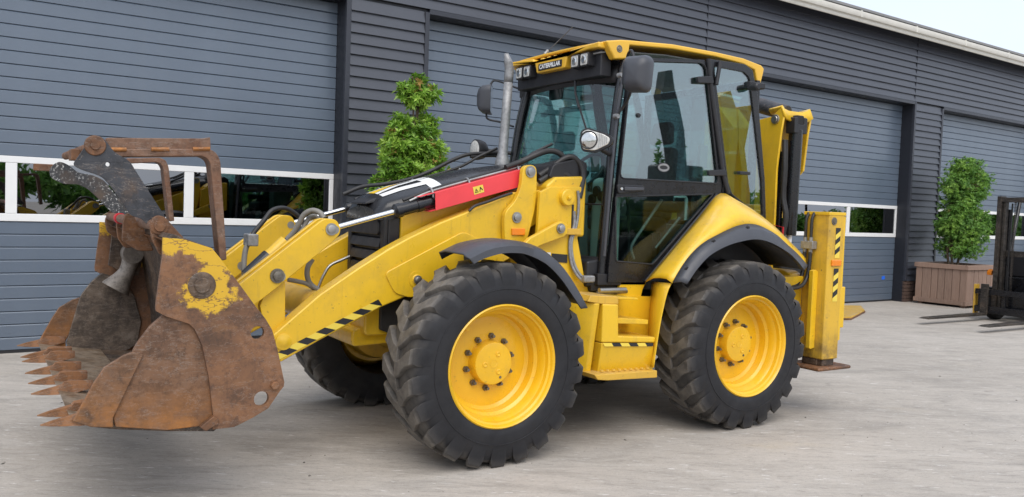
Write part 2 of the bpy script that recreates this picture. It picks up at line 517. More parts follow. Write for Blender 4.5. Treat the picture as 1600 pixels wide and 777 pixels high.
def wood_mat(name, a, b_, c_):
    m, nt, b, tc = nmat(name)
    oi = nt.nodes.new('ShaderNodeObjectInfo')
    g = noise(nt, tc, 10, 8, .7, stretch=(6, 6, .55), dist=.6)
    c = ramp(nt, g, [(.3, a), (.5, b_), (.72, c_)])
    c = mix(nt, ramp(nt, oi.outputs['Random'], [(0, 0), (1, .7)]), c, (.36, .235, .175))
    nt.links.new(c, b.inputs['Base Color']); b.inputs['Roughness'].default_value = .72
    bump(nt, b, g, .4, .004); M[name] = m
wood_mat('wood', (.15, .095, .07), (.27, .18, .135), (.38, .27, .21))
def leaf_mat(name, cols):
    m, nt, b, tc = nmat(name)
    at = nt.nodes.new('ShaderNodeAttribute'); at.attribute_name = 'tone'
    c = ramp(nt, at.outputs['Fac'], [(0, cols[0]), (.5, cols[1]), (.9, cols[2]), (1, cols[3])])
    nt.links.new(c, b.inputs['Base Color']); b.inputs['Roughness'].default_value = .42
    b.inputs['Subsurface Weight'].default_value = 0
    tl = nt.nodes.new('ShaderNodeBsdfTranslucent'); nt.links.new(c, tl.inputs['Color'])
    mx = nt.nodes.new('ShaderNodeMixShader'); mx.inputs['Fac'].default_value = .3
    out = nt.nodes['Material Output']
    nt.links.new(b.outputs[0], mx.inputs[1]); nt.links.new(tl.outputs[0], mx.inputs[2]); nt.links.new(mx.outputs[0], out.inputs['Surface'])
    M[name] = m
leaf_mat('leaf_left', [(.11, .24, .03), (.24, .44, .05), (.42, .60, .10), (.42, .28, .08)])
leaf_mat('leaf_right', [(.08, .19, .035), (.16, .33, .055), (.28, .46, .08), (.32, .28, .07)])
leaf_mat('leaf_far', [(.07, .16, .03), (.13, .28, .05), (.22, .40, .08), (.22, .40, .08)])
simple('bark', (.10, .07, .045), .9, var=.3, bmp=.5, bscale=40)

add_low_rust(M['yellow_leg'], .45, .75, (.07, .045, .03))
def concrete():
    m, nt, b, tc = nmat('concrete')
    mp = nt.nodes.new('ShaderNodeMapping'); mp.inputs['Rotation'].default_value = (0, 0, R(32))
    nt.links.new(tc.outputs['Object'], mp.inputs['Vector'])
    v = mp.outputs['Vector']
    big = noise(nt, tc, .28, 6, .6, vec=v)
    c = ramp(nt, big, [(.3, (.365, .328, .284)), (.5, (.44, .398, .348)), (.72, (.495, .452, .402))])
    st = noise(nt, tc, 1.5, 9, .72, vec=v, stretch=(.6, 1.9, 1), dist=1.2)     # sweeping marks and dried puddles
    c = mix(nt, ramp(nt, st, [(.34, .62), (.53, 0)]), c, (.26, .238, .21))
    c = mix(nt, ramp(nt, st, [(.56, 0), (.72, .4)]), c, (.53, .505, .47))
    f2 = noise(nt, tc, 9, 9, .78, vec=v, stretch=(.5, 2.6, 1), dist=1.0)
    c = mix(nt, ramp(nt, f2, [(.36, .6), (.48, 0)]), c, (.24, .22, .195))
    c = mix(nt, ramp(nt, f2, [(.58, 0), (.67, .65)]), c, (.60, .58, .55))
    wsc = noise(nt, tc, 16, 4, .6, vec=v, stretch=(.4, 2.6, 1), dist=.3)     # small white scuffs
    c = mix(nt, ramp(nt, wsc, [(.645, 0), (.675, .85)]), c, (.72, .70, .67))
    spot = noise(nt, tc, 3.1, 3, .5, vec=v)
    c = mix(nt, ramp(nt, spot, [(.70, 0), (.78, .55)]), c, (.20, .18, .16))
    sand = noise(nt, tc, .8, 5, .6, vec=v, stretch=(.7, 1.6, 1))
    c = mix(nt, ramp(nt, sand, [(.64, 0), (.78, .45)]), c, (.46, .385, .27))
    med = noise(nt, tc, 38, 6, .8, vec=v, stretch=(.8, 1.3, 1))
    c = mix(nt, ramp(nt, med, [(.36, .45), (.46, 0)]), c, (.22, .20, .175))
    c = mix(nt, ramp(nt, med, [(.56, 0), (.66, .35)]), c, (.60, .57, .53))
    grain = noise(nt, tc, 140, 3, .7)
    c = mix(nt, ramp(nt, grain, [(.32, .35), (.46, 0)]), c, (.12, .11, .10))
    nt.links.new(c, b.inputs['Base Color'])
    nt.links.new(ramp(nt, st, [(.3, .72), (.7, .92)]), b.inputs['Roughness'])
    h = mix(nt, .5, f2, grain)
    bump(nt, b, h, .35, .006)
    M['concrete'] = m
concrete()
# ------------------------------------------------------------------ ground
gmb = MB()
N = 40
gmb.add([(-150, -150, 0), (250, -150, 0), (250, 150, 0), (-150, 150, 0)], [(0, 1, 2, 3)])
ground = gmb.build('ground', M['concrete'], smooth=False)
tag(ground, 'pale swept concrete yard with dusty streaks', None, kind='structure')

# small stones and crumbs of dirt lying on the concrete
rng = random.Random(4)
dm = MB()
for i in range(240):
    if i < 130: x, y = rng.uniform(-4, 4), rng.uniform(-4.2, -.2)
    else: x, y = rng.uniform(-3, 12), rng.uniform(-2, 4)
    s = rng.choice([.003, .003, .004, .005, .009])
    a = rng.uniform(0, 6.28); e = rng.uniform(1, 2.2)
    pts_ = []
    for k in range(5):
        t = a + k * 6.283 / 5
        rr = s * rng.uniform(.7, 1.3)
        px_, py_ = rr * math.cos(t) * e, rr * math.sin(t)
        pts_.append((x + px_ * math.cos(a) - py_ * math.sin(a), y + px_ * math.sin(a) + py_ * math.cos(a), .0005))
    top = (x + rng.uniform(-.3, .3) * s, y + rng.uniform(-.3, .3) * s, s * .9)
    dm.add(pts_ + [top], [(k, (k + 1) % 5, 5) for k in range(5)])
simple('grit', (.12, .11, .095), .9, var=.5, scale=9)
tag(dm.build('grit', M['grit'], smooth=False), 'small crumbs of dirt scattered over the concrete', None, kind='stuff')

# ------------------------------------------------------------------ warehouse
wh = empty('warehouse_building', (-2.52442, 4.20931, 0), R(2.75))
tag(wh, 'long dark grey warehouse with overlapping cladding boards and sectional doors', 'building')
PITCH, DW, PW = .128, 5.05, 1.11
RE = [3.45 + 6.16 * k for k in range(0, 4)]           # right edges of the doors
PIERS = [3.45 + 6.16 * k for k in range(-1, 4)]       # left edges of the piers
FY = -.24                                             # front of the cladding frame
def board_mesh(L, name='cladding_board'):
    mb = MB()
    z1, zo = PITCH + .012, 0
    mb.prism([(-.040, zo), (-.016, zo), (.0, z1), (-.010, z1)], 0, L, axis='x')
    o = mb.build(name, M['cladding']); me = o.data
    bpy.data.objects.remove(o)
    return me
def put(name, me, parent, loc, rot=(0, 0, 0)):
    o = bpy.data.objects.new(name, me); C.objects.link(o); o.parent = parent; o.location = loc; o.rotation_euler = rot
    return o
bm_short = board_mesh(PW - .12)
brng = random.Random(9)
bm_long = board_mesh(6.155)
brick_mb = MB().box(0, .2, 0, .1, 0, .062)
bo = brick_mb.build('brick', M['brick'], bevel=.004); brick_me = bo.data; bpy.data.objects.remove(bo)
for pi, u0 in enumerate(PIERS):
    z = .43
    # solid core with the jamb faces
    core = boxo('pier_core', (u0 + .001, u0 + PW - .001, FY + .012, .10, 0, 4.0), M['jamb'], wh, 0)
    k = 0
    while z < 3.98:
        put('cladding_board', bm_short, wh, (u0 + .06, FY + brng.uniform(-.0015, .0015), z), (0, brng.uniform(-.0006, .0006), 0)); z += PITCH; k += 1
    boxo('corner_trim', (u0 - .002, u0 + .058, FY - .042, FY + .011, .43, 4.06), M['trim'], wh, .004)
    boxo('corner_trim', (u0 + PW - .058, u0 + PW + .002, FY - .042, FY + .011, .43, 4.02), M['trim'], wh, .004)
    for r_ in range(6):
        off = .105 if r_ % 2 else 0
        uu = u0 + .0 - off
        for c_ in range(6):
            a, b_ = max(u0, uu), min(u0 + PW, uu + .2)
            if b_ - a > .03:
                o = put('brick', brick_me, wh, (a, FY - .03 + brng.uniform(-.003, .003), r_ * .0715 + .002)); o.scale = ((b_ - a) / .2, .42, 1)
            uu += .21
# upper wall: lintel trim, boards in bays, fascia, gutter, roof
U0, U1 = PIERS[0], PIERS[-1] + PW
boxo('upper_wall_core', (U0, U1, FY + .012, .10, 4.0, 5.42), M['jamb'], wh, 0)
for u0 in PIERS[:-1]:
    boxo('lintel_trim', (u0 + PW + .004, u0 + 6.16 - .004, FY - .038, FY + .011, 4.001, 4.062), M['trim'], wh, .004)
for u0 in PIERS[:-1]:
    for i in range(11):
        put('cladding_board', bm_long, wh, (u0 + .003, FY + brng.uniform(-.0015, .0015), 4.0 + .064 + i * PITCH), (0, brng.uniform(-.0002, .0002), 0))
    MB().box(u0 - .004, u0 + .003, FY - .034, FY - .004, 4.07, 5.4).build('board_joint', M['jamb'], wh)
for i in range(11):
    o = put('cladding_board', bm_short, wh, (PIERS[-1] + .02, FY, 4.064 + i * PITCH)); o.scale = (1.1, 1, 1)
boxo('soffit', (U0 - .2, U1 + .2, -.52, FY + .01, 5.395, 5.415), M['trim'], wh, 0)
gut = MB()
prof = [(-.50, 5.235), (-.52, 5.235), (-.535, 5.262), (-.535, 5.295), (-.575, 5.305), (-.59, 5.335), (-.59, 5.40), (-.565, 5.415), (-.50, 5.415)]
gut.prism(prof, U0 - .2, U1 + .2, axis='x')
gut.build('gutter', M['fascia'], wh, bevel=.003)
for k in range(14):
    uu = U0 + 1.1 + k * 1.86
    boxo('gutter_joint', (uu, uu + .035, -.5935, -.56, 5.30, 5.418), M['fascia'], wh, .002)
rm = MB(); rm.hexa([(U0 - .2, -.585, 5.425), (U1 + .2, -.585, 5.425), (U1 + .2, 12, 6.9), (U0 - .2, 12, 6.9)], [(U0 - .2, -.585, 5.47), (U1 + .2, -.585, 5.47), (U1 + .2, 12, 6.95), (U0 - .2, 12, 6.95)])
rm.build('roof', M['roofing'], wh)
boxo('back_wall', (U0, U1, 11.8, 12, 0, 6.7), M['dark_room'], wh, 0)
boxo('side_wall', (U0, U0 + .1, .1, 11.8, 0, 5.45), M['cladding'], wh, 0)
boxo('side_wall', (U1 - .1, U1, .1, 11.8, 0, 5.45), M['cladding'], wh, 0)
boxo('interior_ceiling', (U0 + .1, U1 - .1, .1, 11.8, 5.0, 5.05), M['dark_room'], wh, 0)
boxo('interior_floor', (U0 + .1, U1 - .1, .1, 11.8, .004, .02), M['dark_room'], wh, 0)

# one sectional door, then copies
def panel_mesh(L):
    mb = MB(); h = PITCH - .0045
    mb.prism([(.02, 0), (-.004, .0), (-.010, .003), (-.010, h - .011), (-.001, h), (.02, h)], 0, L, axis='x')
    o = mb.build('panel', M['door_panel']); me = o.data; bpy.data.objects.remove(o); return me
pm = panel_mesh(DW - .004)
def make_door(u1):
    u0 = u1 - DW
    leaf = MB().box(0, DW, .021, .06, 0, 1.31).box(0, DW, .021, .06, 1.95, 4.0).build('sectional_door', M['jamb'], wh)
    leaf.location = (u0, 0, 0)
    for i in range(10):
        put('panel', pm, leaf, (.002, 0, 1.31 - (i + 1) * PITCH + .002))
    for i in range(16):
        put('panel', pm, leaf, (.002, 0, 1.95 + i * PITCH + .002))
    # white window band with three panes
    pw = DW / 3
    fr = MB()
    fr.box(0.0, DW, -.022, .03, 1.31, 1.385).box(0, DW, -.022, .03, 1.885, 1.95)
    for xx in (0, pw, 2 * pw, DW):
        w_ = .05
        a, b_ = max(0, xx - w_), min(DW, xx + w_)
        fr.box(a, b_, -.0205, .03, 1.386, 1.884)
    fr.build('window_frame', M['white_paint'], leaf, bevel=.005)
    for i in range(3):
        MB().box(i * pw + .048, (i + 1) * pw - .048, -.002, .004, 1.38, 1.89).build('pane', M['door_glass'], leaf)
    boxo('bottom_seal', (0, DW, -.008, .02, .0, .030), M['black_plastic'], leaf, 0)
    return leaf
d0 = make_door(RE[0])
for u1 in RE[1:]:
    c = copy_tree(d0, wh); c.location = (u1 - DW, 0, 0)
MB().prism(rounded([(15.36, .44), (15.47, .45), (15.47, .52), (15.36, .51)], .02), -.016, -.0095).build('lock_tag', M['blue_tag'], wh)
# things standing in the dark hall behind the glass
for (uu, yy, w_, h_, mname) in ((.6, 3.4, 1.0, 2.1, 'yellow_worn'), (2.3, 4.2, 1.5, 1.6, 'interior_grey'), (12.3, 3.0, 2.0, 1.8, 'interior_grey'), (14.9, 3.6, 1.0, 2.0, 'white_paint')):
    mb = MB()
    for sx in (0, w_ - .06):
        mb.box(uu + sx, uu + sx + .06, yy, yy + .06, .02, h_).box(uu + sx, uu + sx + .06, yy + .5, yy + .56, .02, h_)
    for zz in (.5, 1.0, 1.5, h_ - .05):
        mb.box(uu + .061, uu + w_ - .061, yy + .005, yy + .55, zz, zz + .04)
    mb.build('storage_rack', M[mname], wh)

# ------------------------------------------------------------------ potted trees
def crown(lobes, n_ros, leaf_len, seed, mat, name, parent, brown=.03, holes=.1):
    rg = random.Random(seed)
    vs_, fs_, tone = [], [], []
    wts = [l[3] * l[3] + 2 * l[3] * l[4] for l in lobes]
    for i in range(n_ros):
        l = rg.choices(lobes, wts)[0]
        d = Vector((rg.gauss(0, 1), rg.gauss(0, 1), rg.gauss(0, 1))).normalized()
        rad = rg.uniform(.55, 1.04) if rg.random() < .75 else rg.uniform(.2, .7)
        rad *= 1 + .13 * math.sin(d.x * 7 + seed) * math.cos(d.z * 6 + d.y * 5)
        p = Vector((l[0] + d.x * l[3] * rad, l[1] + d.y * l[3] * rad, l[2] + d.z * l[4] * rad))
        ax = (d * .8 + Vector((0, 0, .55)) + Vector((rg.gauss(0, .3), rg.gauss(0, .3), rg.gauss(0, .3)))).normalized()
        u_ = ax.orthogonal().normalized(); v_ = ax.cross(u_)
        clump = .5 + .33 * math.sin(p.x * 9 + seed) * math.cos(p.z * 8 + p.y * 7) + rg.gauss(0, .12)
        isb = rg.random() < brown
        nl = rg.randint(6, 10)
        a0 = rg.uniform(0, 6.28)
        for k in range(nl):
            a = a0 + k * 2.4
            sp = rg.uniform(.5, 1.25)
            dr = (ax * math.cos(sp) + (u_ * math.cos(a) + v_ * math.sin(a)) * math.sin(sp)).normalized()
            L = leaf_len * rg.uniform(.65, 1.2); w_ = L * rg.uniform(.14, .2)
            sd = dr.cross(ax)
            sd = sd.normalized() if sd.length > .01 else u_
            up = sd.cross(dr)
            b0 = p - ax * rg.uniform(0, leaf_len * .6)
            m1 = b0 + dr * L * .45 + up * L * .06
            tip = b0 + dr * L - Vector((0, 0, L * .12))
            n = len(vs_)
            vs_ += [b0, m1 + sd * w_, tip, m1 - sd * w_]
            fs_ += [(n, n + 1, n + 2), (n, n + 2, n + 3)]
            t_ = 1.0 if isb else min(.9, max(0, clump + rg.gauss(0, .12)))
            tone += [t_, t_]
    me = bpy.data.meshes.new(name); me.from_pydata(vs_, [], fs_)
    at = me.attributes.new('tone', 'FLOAT', 'FACE')
    at.data.foreach_set('value', tone)
    me.materials.append(mat)
    o = bpy.data.objects.new(name, me); C.objects.link(o); o.parent = parent
    return o
def trunk(name, base, lobes, r, parent, seed):
    rg = random.Random(seed)
    mb = MB()
    for j in range(3):
        bx_, by_ = base[0] + rg.uniform(-.1, .1), base[1] + rg.uniform(-.1, .1)
        top = lobes[-1]
        path = catmull([(bx_, by_, base[2]), (bx_ + rg.uniform(-.06, .06), by_ + rg.uniform(-.06, .06), base[2] + .5), ((bx_ + top[0]) / 2, (by_ + top[1]) / 2, (base[2] + top[2]) / 2), (top[0] + rg.uniform(-.08, .08), top[1], top[2])], 5)
        n = len(path); mb.tube(path, [r * (1 - .75 * i / n) for i in range(n)], 7)
        for l in lobes:
            for q in range(4):
                a = rg.uniform(0, 6.28)
                i0 = min(range(n), key=lambda i: abs(path[i].z - (l[2] - l[4] * .3)))
                e = Vector((l[0] + math.cos(a) * l[3] * .8, l[1] + math.sin(a) * l[3] * .8, l[2] + rg.uniform(-.2, .6) * l[4]))
                mb.tube([path[i0], path[i0].lerp(e, .5) + Vector((0, 0, .04)), e], [r * .4, r * .3, r * .12], 5)
    return mb.build(name, M['bark'], parent)

def make_planter(x0, y0, sx, sy, h, rz, label):
    pl = empty('wooden_planter', (x0, y0, 0), rz)
    tag(pl, label, 'planter', 'square wooden planters along the warehouse')
    rg = random.Random(int(x0 * 10))
    for side in range(4):
        L = sx if side % 2 == 0 else sy
        nb = 7
        edges_ = [0]
        ws = [rg.uniform(.8, 1.2) for _ in range(nb)]; tot = sum(ws)
        for w_ in ws: edges_.append(edges_[-1] + (L - .06) * w_ / tot)
        for i in range(nb):
            a, b_ = edges_[i] + .03 + .005, edges_[i + 1] + .03 - .005
            pr = rg.uniform(-.003, .004)
            if side == 0: d = (a, b_, .03 - pr, .055, .13, h - .09)
            elif side == 2: d = (a, b_, sy - .055, sy - .03 + pr, .13, h - .09)
            elif side == 1: d = (sx - .055, sx - .03 + pr, a, b_, .13, h - .09)
            else: d = (.03 - pr, .055, a, b_, .13, h - .09)
            boxo('board', d, M['wood'], pl, .003)
    # bottom and top rails
    for (z0, z1, o_) in ((.045, .13, .022), (h - .09, h, .028)):
        boxo('rail', (-o_ + .03, sx - .03 + o_, -o_ + .03, .06, z0, z1), M['wood'], pl, .005)
        boxo('rail', (-o_ + .03, sx - .03 + o_, sy - .06, sy - .03 + o_, z0, z1), M['wood'], pl, .005)
        boxo('rail', (-o_ + .03, .06, .061, sy - .061, z0, z1), M['wood'], pl, .005)
        boxo('rail', (sx - .06, sx - .03 + o_, .061, sy - .061, z0, z1), M['wood'], pl, .005)
    for fx in (.08, sx - .16):
        for fy in (.08, sy - .16):
            boxo('foot', (fx, fx + .08, fy, fy + .08, 0, .045), M['wood'], pl, .004)
    simple('soil', (.03, .022, .016), .95, var=.4, bmp=.6, bscale=25)
    boxo('soil', (.056, sx - .056, .056, sy - .056, .2, h - .1), M['soil'], pl, 0)
    return pl
make_planter(13.40, 3.50, 1.12, 1.08, .83, R(2.75), 'wooden planter of vertical boards beside the forklift and brick plinth')
make_planter(.98, 2.78, 1.12, 1.10, .80, R(2.75), 'wooden planter hidden behind the loader hood')

t2 = empty('bay_tree', (13.88, 4.06, .7))
tag(t2, 'clipped green bay tree growing in the wooden planter near the forklift', 'tree', 'potted trees along the warehouse')
K2 = .0129
def lob(pxs, Y, X, k, base, loc):
    out = []
    for (x_, z_, r_, h_) in pxs: out.append((x_ - loc[0], Y - loc[1], z_ - loc[2], r_, h_))
    return out
L2p = [(14.054, 1.180), (14.161, 1.479), (13.777, 1.626), (14.561, 1.708), (13.967, 1.991), (14.260, 2.285), (13.786, 2.393), (14.474, 2.489), (14.072, 2.727)]
L2r = [(.44, .26), (.50, .30), (.34, .26), (.30, .28), (.40, .26), (.36, .28), (.32, .26), (.34, .28), (.36, .26)]
lobes2 = [(p[0] - 13.88, 0, p[1] - .7, r_[0], r_[1]) for p, r_ in zip(L2p, L2r)]
crown(lobes2, 4600, .066, 5, M['leaf_right'], 'crown', t2, brown=.01)
trunk('trunk', (0, 0, 0), lobes2, .028, t2, 3)

t1 = empty('bay_tree', (1.5, 3.33, .7))
tag(t1, 'loose bright green bay tree behind the loader hood and exhaust', 'tree', 'potted trees along the warehouse')
L1p = [(1.535, 1.543), (1.330, 1.682), (1.675, 1.769), (1.113, 1.839), (1.440, 1.963), (1.632, 2.047), (1.262, 2.055), (1.716, 2.251), (1.311, 2.274), (1.509, 2.310), (1.327, 2.491), (1.649, 2.518), (1.491, 2.853), (1.362, 2.897), (1.669, 2.886), (1.502, 2.999)]
L1r = [(.34, .2), (.34, .2), (.28, .2), (.12, .1), (.26, .2), (.22, .18), (.18, .17), (.16, .15), (.2, .18), (.22, .2), (.15, .15), (.13, .13), (.15, .14), (.11, .09), (.12, .1), (.10, .09)]
lobes1 = [(p[0] - 1.5, 0, p[1] - .7, r_[0] * 1.12, r_[1] * 1.12) for p, r_ in zip(L1p, L1r)]
crown(lobes1, 3600, .074, 11, M['leaf_left'], 'crown', t1, brown=.03)
trunk('trunk', (0, 0, 0), lobes1, .03, t1, 7)

# ------------------------------------------------------------------ trees across the yard (seen mirrored in the glass)
rg = random.Random(21)
far_lobes = []
for i in range(80):
    a = R(-165 + 215 * i / 79)
    rad = 55 + rg.uniform(-2, 2)
    far_lobes.append((4 + rad * math.cos(a), -2 + rad * math.sin(a), rg.uniform(.7, 1.5) + (1.2 if i % 9 < 3 else 0), rg.uniform(1.8, 2.8), rg.uniform(.9, 1.7)))
fo = crown(far_lobes, 9000, .75, 3, M['leaf_far'], 'tree_belt', None, brown=0)
tag(fo, 'belt of dense green trees across the yard', None, kind='stuff')

# ------------------------------------------------------------------ across the yard, mirrored in the cab glass
xv = empty('excavator', (15.5, -14.3, 0))
tag(xv, 'yellow excavator parked across the yard, mirrored in the cab side glass', 'excavator')
def xs(poly): return [(p[0] - 15.5, p[1]) for p in poly]
plate('boom', xs([(15.698, 5.121), (15.875, 5.252), (16.138, 5.336), (16.385, 4.886), (16.554, 4.001), (16.479, 3.093), (16.485, 1.783), (16.105, 1.772), (16.108, 2.538), (16.173, 3.591)]), .05, .5, M['yellow'], xv, bevel=.02)
plate('stick', xs([(16.548, 4.901), (17.151, 5.016), (17.031, 4.328), (16.907, 3.699), (17.222, 2.392), (17.263, 1.806), (16.815, 1.793), (16.819, 2.958), (16.622, 3.814)]), .15, .45, M['yellow'], xv, bevel=.02)
plate('second_arm', xs([(13.501, 5.614), (13.739, 5.660), (13.867, 5.153), (14.064, 4.721), (14.305, 4.014), (14.549, 2.467), (14.052, 2.445), (13.841, 3.525), (13.373, 4.923), (13.434, 5.108)]), .2, .55, M['black_paint'], xv, bevel=.02)
boxo('house', (-1.2, 2.6, -1.1, 1.3, 1.1, 2.0), M['yellow'], xv, .06)
boxo('operator_cab', (-1.1, .3, -1.1, -.1, 2.0, 3.1), M['black_paint'], xv, .08)
for y in (-1.3, 1.0):
    MB().prism(rounded([(-2.0, .05), (3.0, .05), (3.3, .45), (3.0, .9), (-2.0, .9), (-2.3, .45)], .3), y, y + .5).build('track', M['black_matt'], xv, bevel=.02)
boxo('undercarriage', (-.6, 1.4, -.8, 1.0, .4, 1.1), M['black_matt'], xv, .02)
for (bx_, by_, h_, lab) in ((16.2, -15.9, 3.6, 'taller narrow conifer across the yard, mirrored in the door glass'), (15.6, -16.2, 3.2, 'shorter conifer beside the taller one, mirrored in the door glass')):
    cf = empty('conifer_tree', (bx_, by_, 0))
    tag(cf, lab, 'tree', 'conifers across the yard')
    cl = [(0, 0, .5 + i * h_ / 7, .62 * (1 - i / 8.2), .36) for i in range(8)]
    crown(cl, 500, .16, 31 + int(h_ * 10), M['leaf_far'], 'crown', cf, brown=0)
    cylo('trunk', (0, 0, 0), (0, 0, h_ * .9), .05, M['bark'], cf)

# ------------------------------------------------------------------ yellow plate on the ground
pl = empty('steel_plate', (9.6, 3.4, 0))
tag(pl, 'flat yellow steel plate with rusty rim lying on the ground near warehouse door', 'steel plate')
P4 = [(8.909, 3.162, 0.020), (9.332, 3.112, 0.020), (10.547, 3.712, 0.020), (11.165, 4.224, 0.020), (10.653, 4.466, 0.020)]
P4 = [(p[0] - 9.6, p[1] - 3.4) for p in P4]
MB().prism(P4, .012, .05, axis='z').build('top_plate', M['yellow_worn'], pl, bevel=.006)
cx_ = sum(p[0] for p in P4) / 5; cy_ = sum(p[1] for p in P4) / 5
P5 = [(cx_ + (p[0] - cx_) * 1.05, cy_ + (p[1] - cy_) * 1.05) for p in P4]
MB().prism(P5, .0, .03, axis='z').build('rusty_rim', M['rust'], pl, bevel=.004)

# ------------------------------------------------------------------ forklift
fk = empty('forklift', (12.0, 1.83, 0))
tag(fk, 'black forklift mast with forks lowered beside the right hand planter', 'forklift')
rust('mast_steel', [(.02, .018, .016), (.035, .03, .026), (.055, .045, .036), (.10, .07, .05)], rough=.5, metal=.3)
for s_ in (-1, 1):
    y = s_ * .40
    MB().prism([(-.06, y - .035), (.10, y - .035), (.10, y + .035), (.075, y + .035), (.075, y - .008), (-.035, y - .008), (-.035, y + .035), (-.06, y + .035)], .15, 2.12, axis='z').build('mast_rail', M['mast_steel'], fk, bevel=.004)
    MB().prism([(-.02, y - s_ * .07 - .02), (.085, y - s_ * .07 - .02), (.085, y - s_ * .07 + .02), (-.02, y - s_ * .07 + .02)], .22, 2.08, axis='z').build('inner_rail', M['mast_steel'], fk, bevel=.004)
    cylo('lift_cylinder', (.13, y - s_ * .10, .3), (.13, y - s_ * .10, 1.9), .035, M['black_paint'], fk)
    ch = MB()
    for k in range(64):
        ch.box(-.015, .015, s_ * .16 - .012, s_ * .16 + .012, .45 + k * .025, .45 + k * .025 + .017)
    ch.build('lift_chain', M['mast_steel'], fk, bevel=0)
    tubeo('hydraulic_hose', [(.05, s_ * .24, .5), (.05, s_ * .245, 1.2), (.06, s_ * .24, 2.0)], .013, M['black_hose'], fk)
    # forks: heel and blade
    MB().prism([(-2.02, .100), (-1.9, .085), (-.22, .085), (-.18, .12), (-.18, .62), (-.225, .62), (-.225, .13), (-1.9, .118)], s_ * .475 - .06, s_ * .475 + .06).build('fork', M['mast_steel'], fk, bevel=.005)
    wm = MB().lathe([(.1, -.09), (.23, -.09), (.255, -.06), (.255, .06), (.23, .09), (.1, .09)], (.22, s_ * .50, .255), seg=28)
    wh_ = wm.build('front_wheel', M['black_matt'], fk, bevel=.01)
    MB().lathe([(.02, .1), (.11, .1), (.12, .07), (.10, -.1)], (.22, s_ * .50, .255), seg=20, sgn=s_).build('wheel_disc', M['interior_grey'], wh_)
    boxo('fender', (.0, .5, s_ * .52 - .1, s_ * .52 + .1, .52, .56), M['black_paint'], fk, .01)
boxo('mast_top_beam', (-.05, .09, -.365, .365, 2.02, 2.1), M['mast_steel'], fk)
boxo('mast_mid_beam', (.06, .1, -.365, .365, 1.1, 1.2), M['mast_steel'], fk)
boxo('carriage_plate', (-.17, -.125, -.66, .66, .13, .24), M['black_paint'], fk, .006)
boxo('carriage_plate', (-.17, -.125, -.66, .66, .44, .53), M['black_paint'], fk, .006)
for y in (-.6, -.2, .2, .6):
    boxo('carriage_upright', (-.125, -.085, y - .03, y + .03, .13, .53), M['black_paint'], fk, .005)
boxo('front_apron', (.0, .06, -.62, .62, .10, .50), M['black_paint'], fk, .01)
boxo('side_plate', (-.14, -.02, .665, .70, .08, .60), M['yellow_worn'], fk, .004)
boxo('chassis', (.36, 2.2, -.55, .55, .2, .75), M['black_paint'], fk, .03)
boxo('counterweight', (1.9, 2.5, -.55, .55, .25, 1.1), M['yellow_worn'], fk, .08)
boxo('seat', (1.0, 1.5, -.25, .25, .8, .95), M['seat_fabric'], fk, .04)
boxo('seat_back', (1.45, 1.58, -.25, .25, .95, 1.45), M['seat_fabric'], fk, .04)
boxo('dashboard', (.38, .55, -.45, .45, .75, 1.15), M['black_plastic'], fk, .03)
for s_ in (-1, 1):
    tubeo('guard_post', [(.45, s_ * .48, .75), (.75, s_ * .47, 2.05), (1.0, s_ * .47, 2.12), (2.1, s_ * .47, 2.12), (2.2, s_ * .48, 1.05)], .03, M['black_paint'], fk)
for k in range(6):
    boxo('guard_bar', (.9 + k * .2, .94 + k * .2, -.46, .46, 2.10, 2.13), M['black_paint'], fk, .004)
MB().prism(rounded([(.02, .76), (.16, .77), (.2, .83), (.1, .87), (.02, .84)], .02), .50, .58).build('turn_lamp', M['orange_lens'], fk, bevel=.01)
cylo('rear_wheel', (2.0, -.42, .2), (2.0, .42, .2), .2, M['black_matt'], fk)
# ------------------------------------------------------------------ backhoe loader
bl = empty('backhoe_loader', (0, 0, 0))
tag(bl, 'yellow backhoe loader with four big wheels, black cab frame and rusty toothed bucket', 'backhoe loader')
Y, YC, BK = M['yellow'], M['yellow_clean'], M['black_paint']
AX, AZ, WB = 0.0, .632, 2.203
def bolt(p, r, parent, mat='nut', s=-1, h=.02, name='bolt', washer=True):
    mb = MB()
    if washer: mb.lathe([(.001, 0), (r * 1.45, 0), (r * 1.45, h * .35), (.001, h * .36)], p, sgn=s, seg=18)
    mb.lathe([(.001, 0), (r, 0), (r, h * .9), (r * .8, h), (.001, h)], p, sgn=s, seg=6 if mat == 'nut' else 16)
    return mb.build(name, M[mat], parent)

